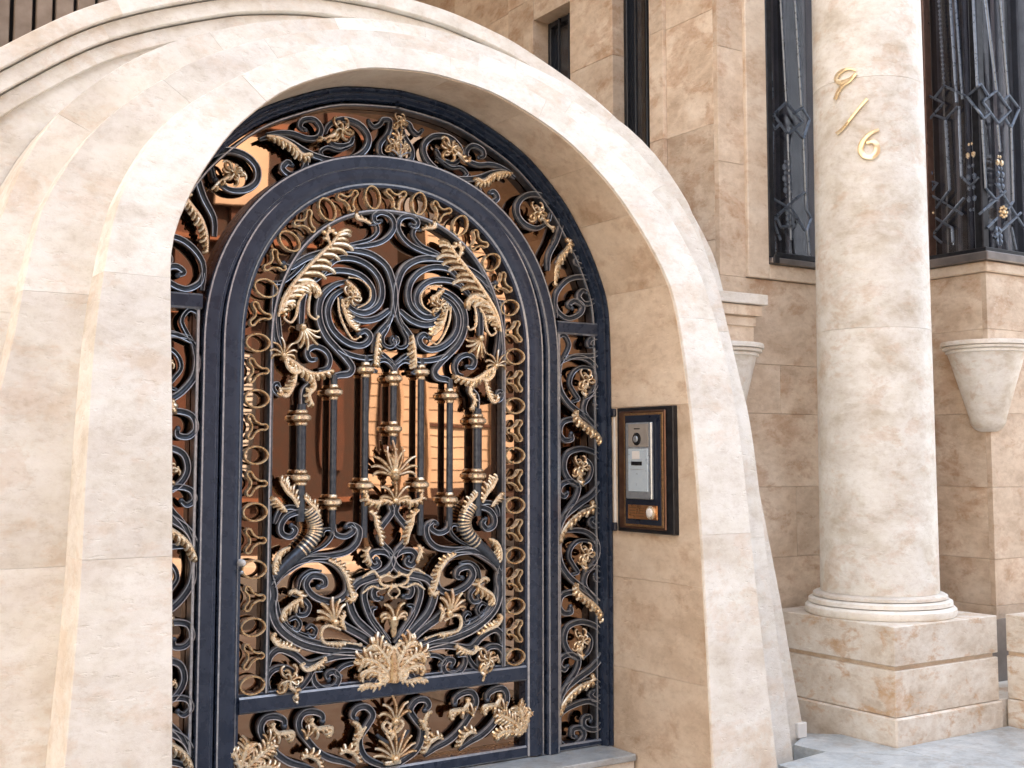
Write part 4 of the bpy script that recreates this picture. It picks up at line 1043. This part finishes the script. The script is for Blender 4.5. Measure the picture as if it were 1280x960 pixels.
# ---- surround: side panels drawn on the right side, repeated down and mirrored
S=surround
def side_unit(o):
    k=lambda L:[(a,b+o) for a,b in L]
    scroll(S,k([(706,447),(729,447),(744,457),(748,473),(741,490),(731,499)]),7.5,.6,.4,ball_end=(False,False))
    scroll(S,k([(703,452),(699.5,470),(702,488),(712,504),(726,516),(741,528),(753,544),(757,562)]),8.5,.6,.8,ball_end=(False,False))
    scroll(S,k([(741,489),(745,478),(742,463),(728,459),(717,466),(713,479),(719,491),(724,499),(717,502)]),5,.5,.6)
    scroll(S,k([(750,537),(737,524),(731,512),(735,498),(744,492),(753,498),(753,507),(746,508),(744,502)]),7,.6,.6)
    scroll(S,k([(728,528),(717,524),(704,528),(700,541),(706,550),(715,549),(715,542)]),7.5,.6,.6)
    leaf(S,k([(722,513),(721,520),(728,528),(740,537),(750,548),(756,562)]),9,9,-1,spine=2.8)
    rosette(S,(731.5,476+o),12,tail=k([(731,482),(727,490),(731,497)]))
    # second of the pair
    scroll(S,k([(757,566),(757,584),(753,602),(741,618),(722,632),(706,646),(699,662),(697,678)]),9.5,.8,.8,ball_end=(False,False))
    scroll(S,k([(755,580),(746,567),(728,561),(711,567),(706,583),(711,597),(722,606),(733,604)]),8,.6,.5,ball_end=(False,False))
    scroll(S,k([(727,606),(737,598),(740,584),(733,573)]),5,.5,.5)
    scroll(S,k([(701,660),(709,640),(720,624),(724,609),(716,602),(704,605),(700,615),(706,621),(711,616)]),7,.6,.6)
    scroll(S,k([(726,638),(740,634),(752,641),(754,652),(745,658),(739,652),(744,647)]),7.5,.5,.6)
    leaf(S,k([(739,627),(740,634),(727,640),(713,651),(703,664),(698,677)]),9,9,1,spine=2.8)
    rosette(S,(725,584+o),12,tail=k([(725,592),(722,600),(728,607)]))
side_unit(0); side_unit(216.5)
scroll(S,[(700,458),(709,442),(713,430),(707,419),(700,421),(700,426)],5,.6,.6)
scroll(S,[(704,452),(720,445),(743,444),(754,433),(748,422),(738,425),(737,432),(743,433)],7,.6,.6)
scroll(S,[(697,905),(703,892),(718,882),(738,877),(753,886),(754,902),(745,912),(732,909),(731,899),(738,896),(740,902)],7.5,.6,.6)
scroll(S,[(697,900),(698,922),(708,934),(722,931),(731,921),(728,911),(718,912),(717,920),(722,922)],7.5,.6,.6)
# arch band, lower right part mirrored left
scroll(S,[(696,397),(696,368),(712,349),(735,347),(748,358),(746,373),(733,380),(724,371),(729,363),(735,366)],7.5,.6,.6)
scroll(S,[(695.5,378),(699,390),(711,398),(726,392),(729,382),(719,376),(712,381),(717,385)],7.5,.6,.6)
scroll(S,[(696,330),(703,319),(712,312),(726,310.5),(737,320),(731,332),(720,328),(723,321)],7.5,.5,.6)
leaf(S,[(707,300),(712,304),(707,312),(699,323),(694,338),(693,356)],9,10,1,spine=2.8)
scroll(S,[(686,338),(687,319),(697,298),(702,275),(694,257),(676,244),(659,244),(648,254),(648,269),(658,281),(673,285),(686,278)],8.5,.7,.5)
rosette(S,(671,267),12,tail=[(675,273),(684,281),(690,290)])
scroll(S,[(690,262),(687,276),(680,283)],4,.5,.5)
# upper part drawn on the left
leaf(S,[(333,170),(349,173),(366,182.5),(377,193),(387,192)],10,10,-1,spine=2.8)
scroll(S,[(326,174),(342,170),(362,177),(380,188),(398,196),(418,200.5),(440,198),(457,187),(461,171),(449,155),(428,149),(412,156),(407,166)],8,.4,.6,ball_end=(False,False))
scroll(S,[(334,167),(352,165),(368,167),(384,172.5),(398,171),(402,160),(393,149),(379,150),(376,158),(383,162)],7,.4,.6)
rosette(S,(426,164),13,tail=[(418,168),(405,174),(398,172)])
scroll(S,[(410,172),(420,181),(437,180),(443,170)],6,.5,.5)
scroll(S,[(443,180),(425,188),(410,184),(401,189),(404,194)],4.5,.6,.6)
scroll(S,[(376,194),(383,203),(378,214),(364,218),(354,210),(360,202.5),(366,206)],7.5,.5,.6)
scroll(S,[(462,150),(468,158),(476,155),(480,149),(489,151),(486,166),(476,180),(477,193),(488,197),(491,190)],6.5,.6,.6,ball_end=(True,True))
scroll(S,[(496,150),(492,166),(486,180),(492,192),(499,196)],6,.6,.6,ball_end=(False,False))
rosette(S,(499,153.5),9,both=False,only=1); 
palmette(S,(498,178),-90,14,4,60,both=False,curl=.2,thick=.2)
rosette(S,(490,182),9); palmette(S,(499,196),-90,18,5,110,both=False,curl=.3,thick=.14,mats=[M_RUB,M_GOLD])

# ---- keyhole knob
kx,kz=px(300,703); bm=bmesh.new(); ball(bm,(kx,-.03,kz),.012,0,2); bmesh.ops.create_cone(bm,segments=16,radius1=.014,radius2=.012,depth=.02,cap_ends=True,matrix=__import__('mathutils').Matrix.Translation((kx,-.018,kz))@__import__('mathutils').Matrix.Rotation(R(90),4,'X'))
obj('lock_knob',bm,M_WHITE,door,smooth=True)
bm=bmesh.new(); ball(bm,(kx,-.018,kz-.035),.008,0,2); obj('key_plug',bm,M_STEEL,door,smooth=True)

# ================================================================== INTERCOM on the right reveal
ic=thing('intercom','video intercom in a dark bronze frame on the right reveal beside the door','intercom')
IX=1.062
def ibox(name,y0,y1,z0,z1,d0,d1,m,parent=ic,bev=.003): return boxo(name,IX-d1,IX-d0,y0,y1,z0,z1,m,parent,bev)
ibox('outer_frame',-.472,-.100,.930,1.462,-.01,.024,M_BLACK)
ibox('bronze_trim',-.432,-.122,.945,1.447,.0242,.034,M_BRONZE,bev=.005)
ibox('inner_trim',-.424,-.165,.956,1.436,.0342,.039,M_DARKGOLD,bev=.003)
ibox('backing',-.413,-.178,.966,1.426,.0392,.042,M_NAVY,bev=.001)
pl=ibox('call_unit',-.372,-.200,1.072,1.395,.0422,.058,M_STEEL,bev=.004)
ibox('grey_insert',-.355,-.222,1.292,1.388,.0582,.0595,simple('taupe_plate',(.36,.34,.31),.4,.3,(.42,.39,.36)),pl,.0005)
ibox('name_card',-.352,-.222,1.104,1.284,.0582,.061,simple('pale_card',(.50,.62,.72),.3,.2,(.58,.69,.77)),pl,.001)
ibox('card_label',-.300,-.250,1.240,1.274,.0612,.0625,M_WHITE,pl,.0005)
ibox('slot',-.315,-.244,1.214,1.230,.0612,.063,M_PLASTIC,pl,.0005)
ibox('card_line',-.33,-.235,1.196,1.198,.0612,.0616,M_STEEL,pl,0)
ibox('speaker_mark',-.300,-.262,1.366,1.370,.0597,.0605,M_PLASTIC,pl,0)
def disc(name,yc,zc,r,d0,d1,m,parent):
    bm=bmesh.new(); n=24
    rs=[(r,d0),(r,d1-.002),(r*.88,d1),(r*.5,d1+.001)]
    rows=[[bm.verts.new((IX-d,yc+math.cos(2*math.pi*k/n)*q,zc+math.sin(2*math.pi*k/n)*q)) for k in range(n)] for q,d in rs]
    for a,b in zip(rows,rows[1:]):
        for k in range(n): bm.faces.new((a[k],a[(k+1)%n],b[(k+1)%n],b[k]))
    bm.faces.new(rows[-1]); bm.faces.new(rows[0]); return obj(name,bm,m,parent,smooth=True)
disc('camera_ring',-.280,1.325,.027,.0597,.064,M_PLASTIC,pl); disc('camera_lens',-.280,1.325,.014,.0645,.070,M_STEEL,pl)
npt=ibox('copper_plate',-.395,-.202,.988,1.048,.0422,.049,simple('copper_plate',(.52,.24,.10),.3,.85,(.62,.32,.15)),bev=.002)
for k in range(4): ibox('engraved_line',-.31,-.215,1.0+k*.0115,1.002+k*.0115,.0492,.0498,M_DARKGOLD,npt,0)
disc('bell_ring',-.358,1.018,.028,.0492,.057,M_GOLDRIM,npt); disc('bell_button',-.358,1.018,.019,.0575,.063,M_WHITE,npt)
rod=thing('pull_rod','slim white rod on two black brackets between door frame and intercom','pull handle')
q=onY(768,516,-.045); q2=onY(768,658,-.045)
bm=bmesh.new(); tube(bm,[(q.x,-.050,q2.z+.01),(q.x,-.050,q.z-.01)],.0085,12); obj('rod',bm,M_WHITE,rod,smooth=True)
for zz_ in (q.z,q2.z):
    boxo('bracket',q.x-.018,q.x+.018,-.066,-.034,zz_-.018,zz_+.018,M_NAVY,rod,.005)
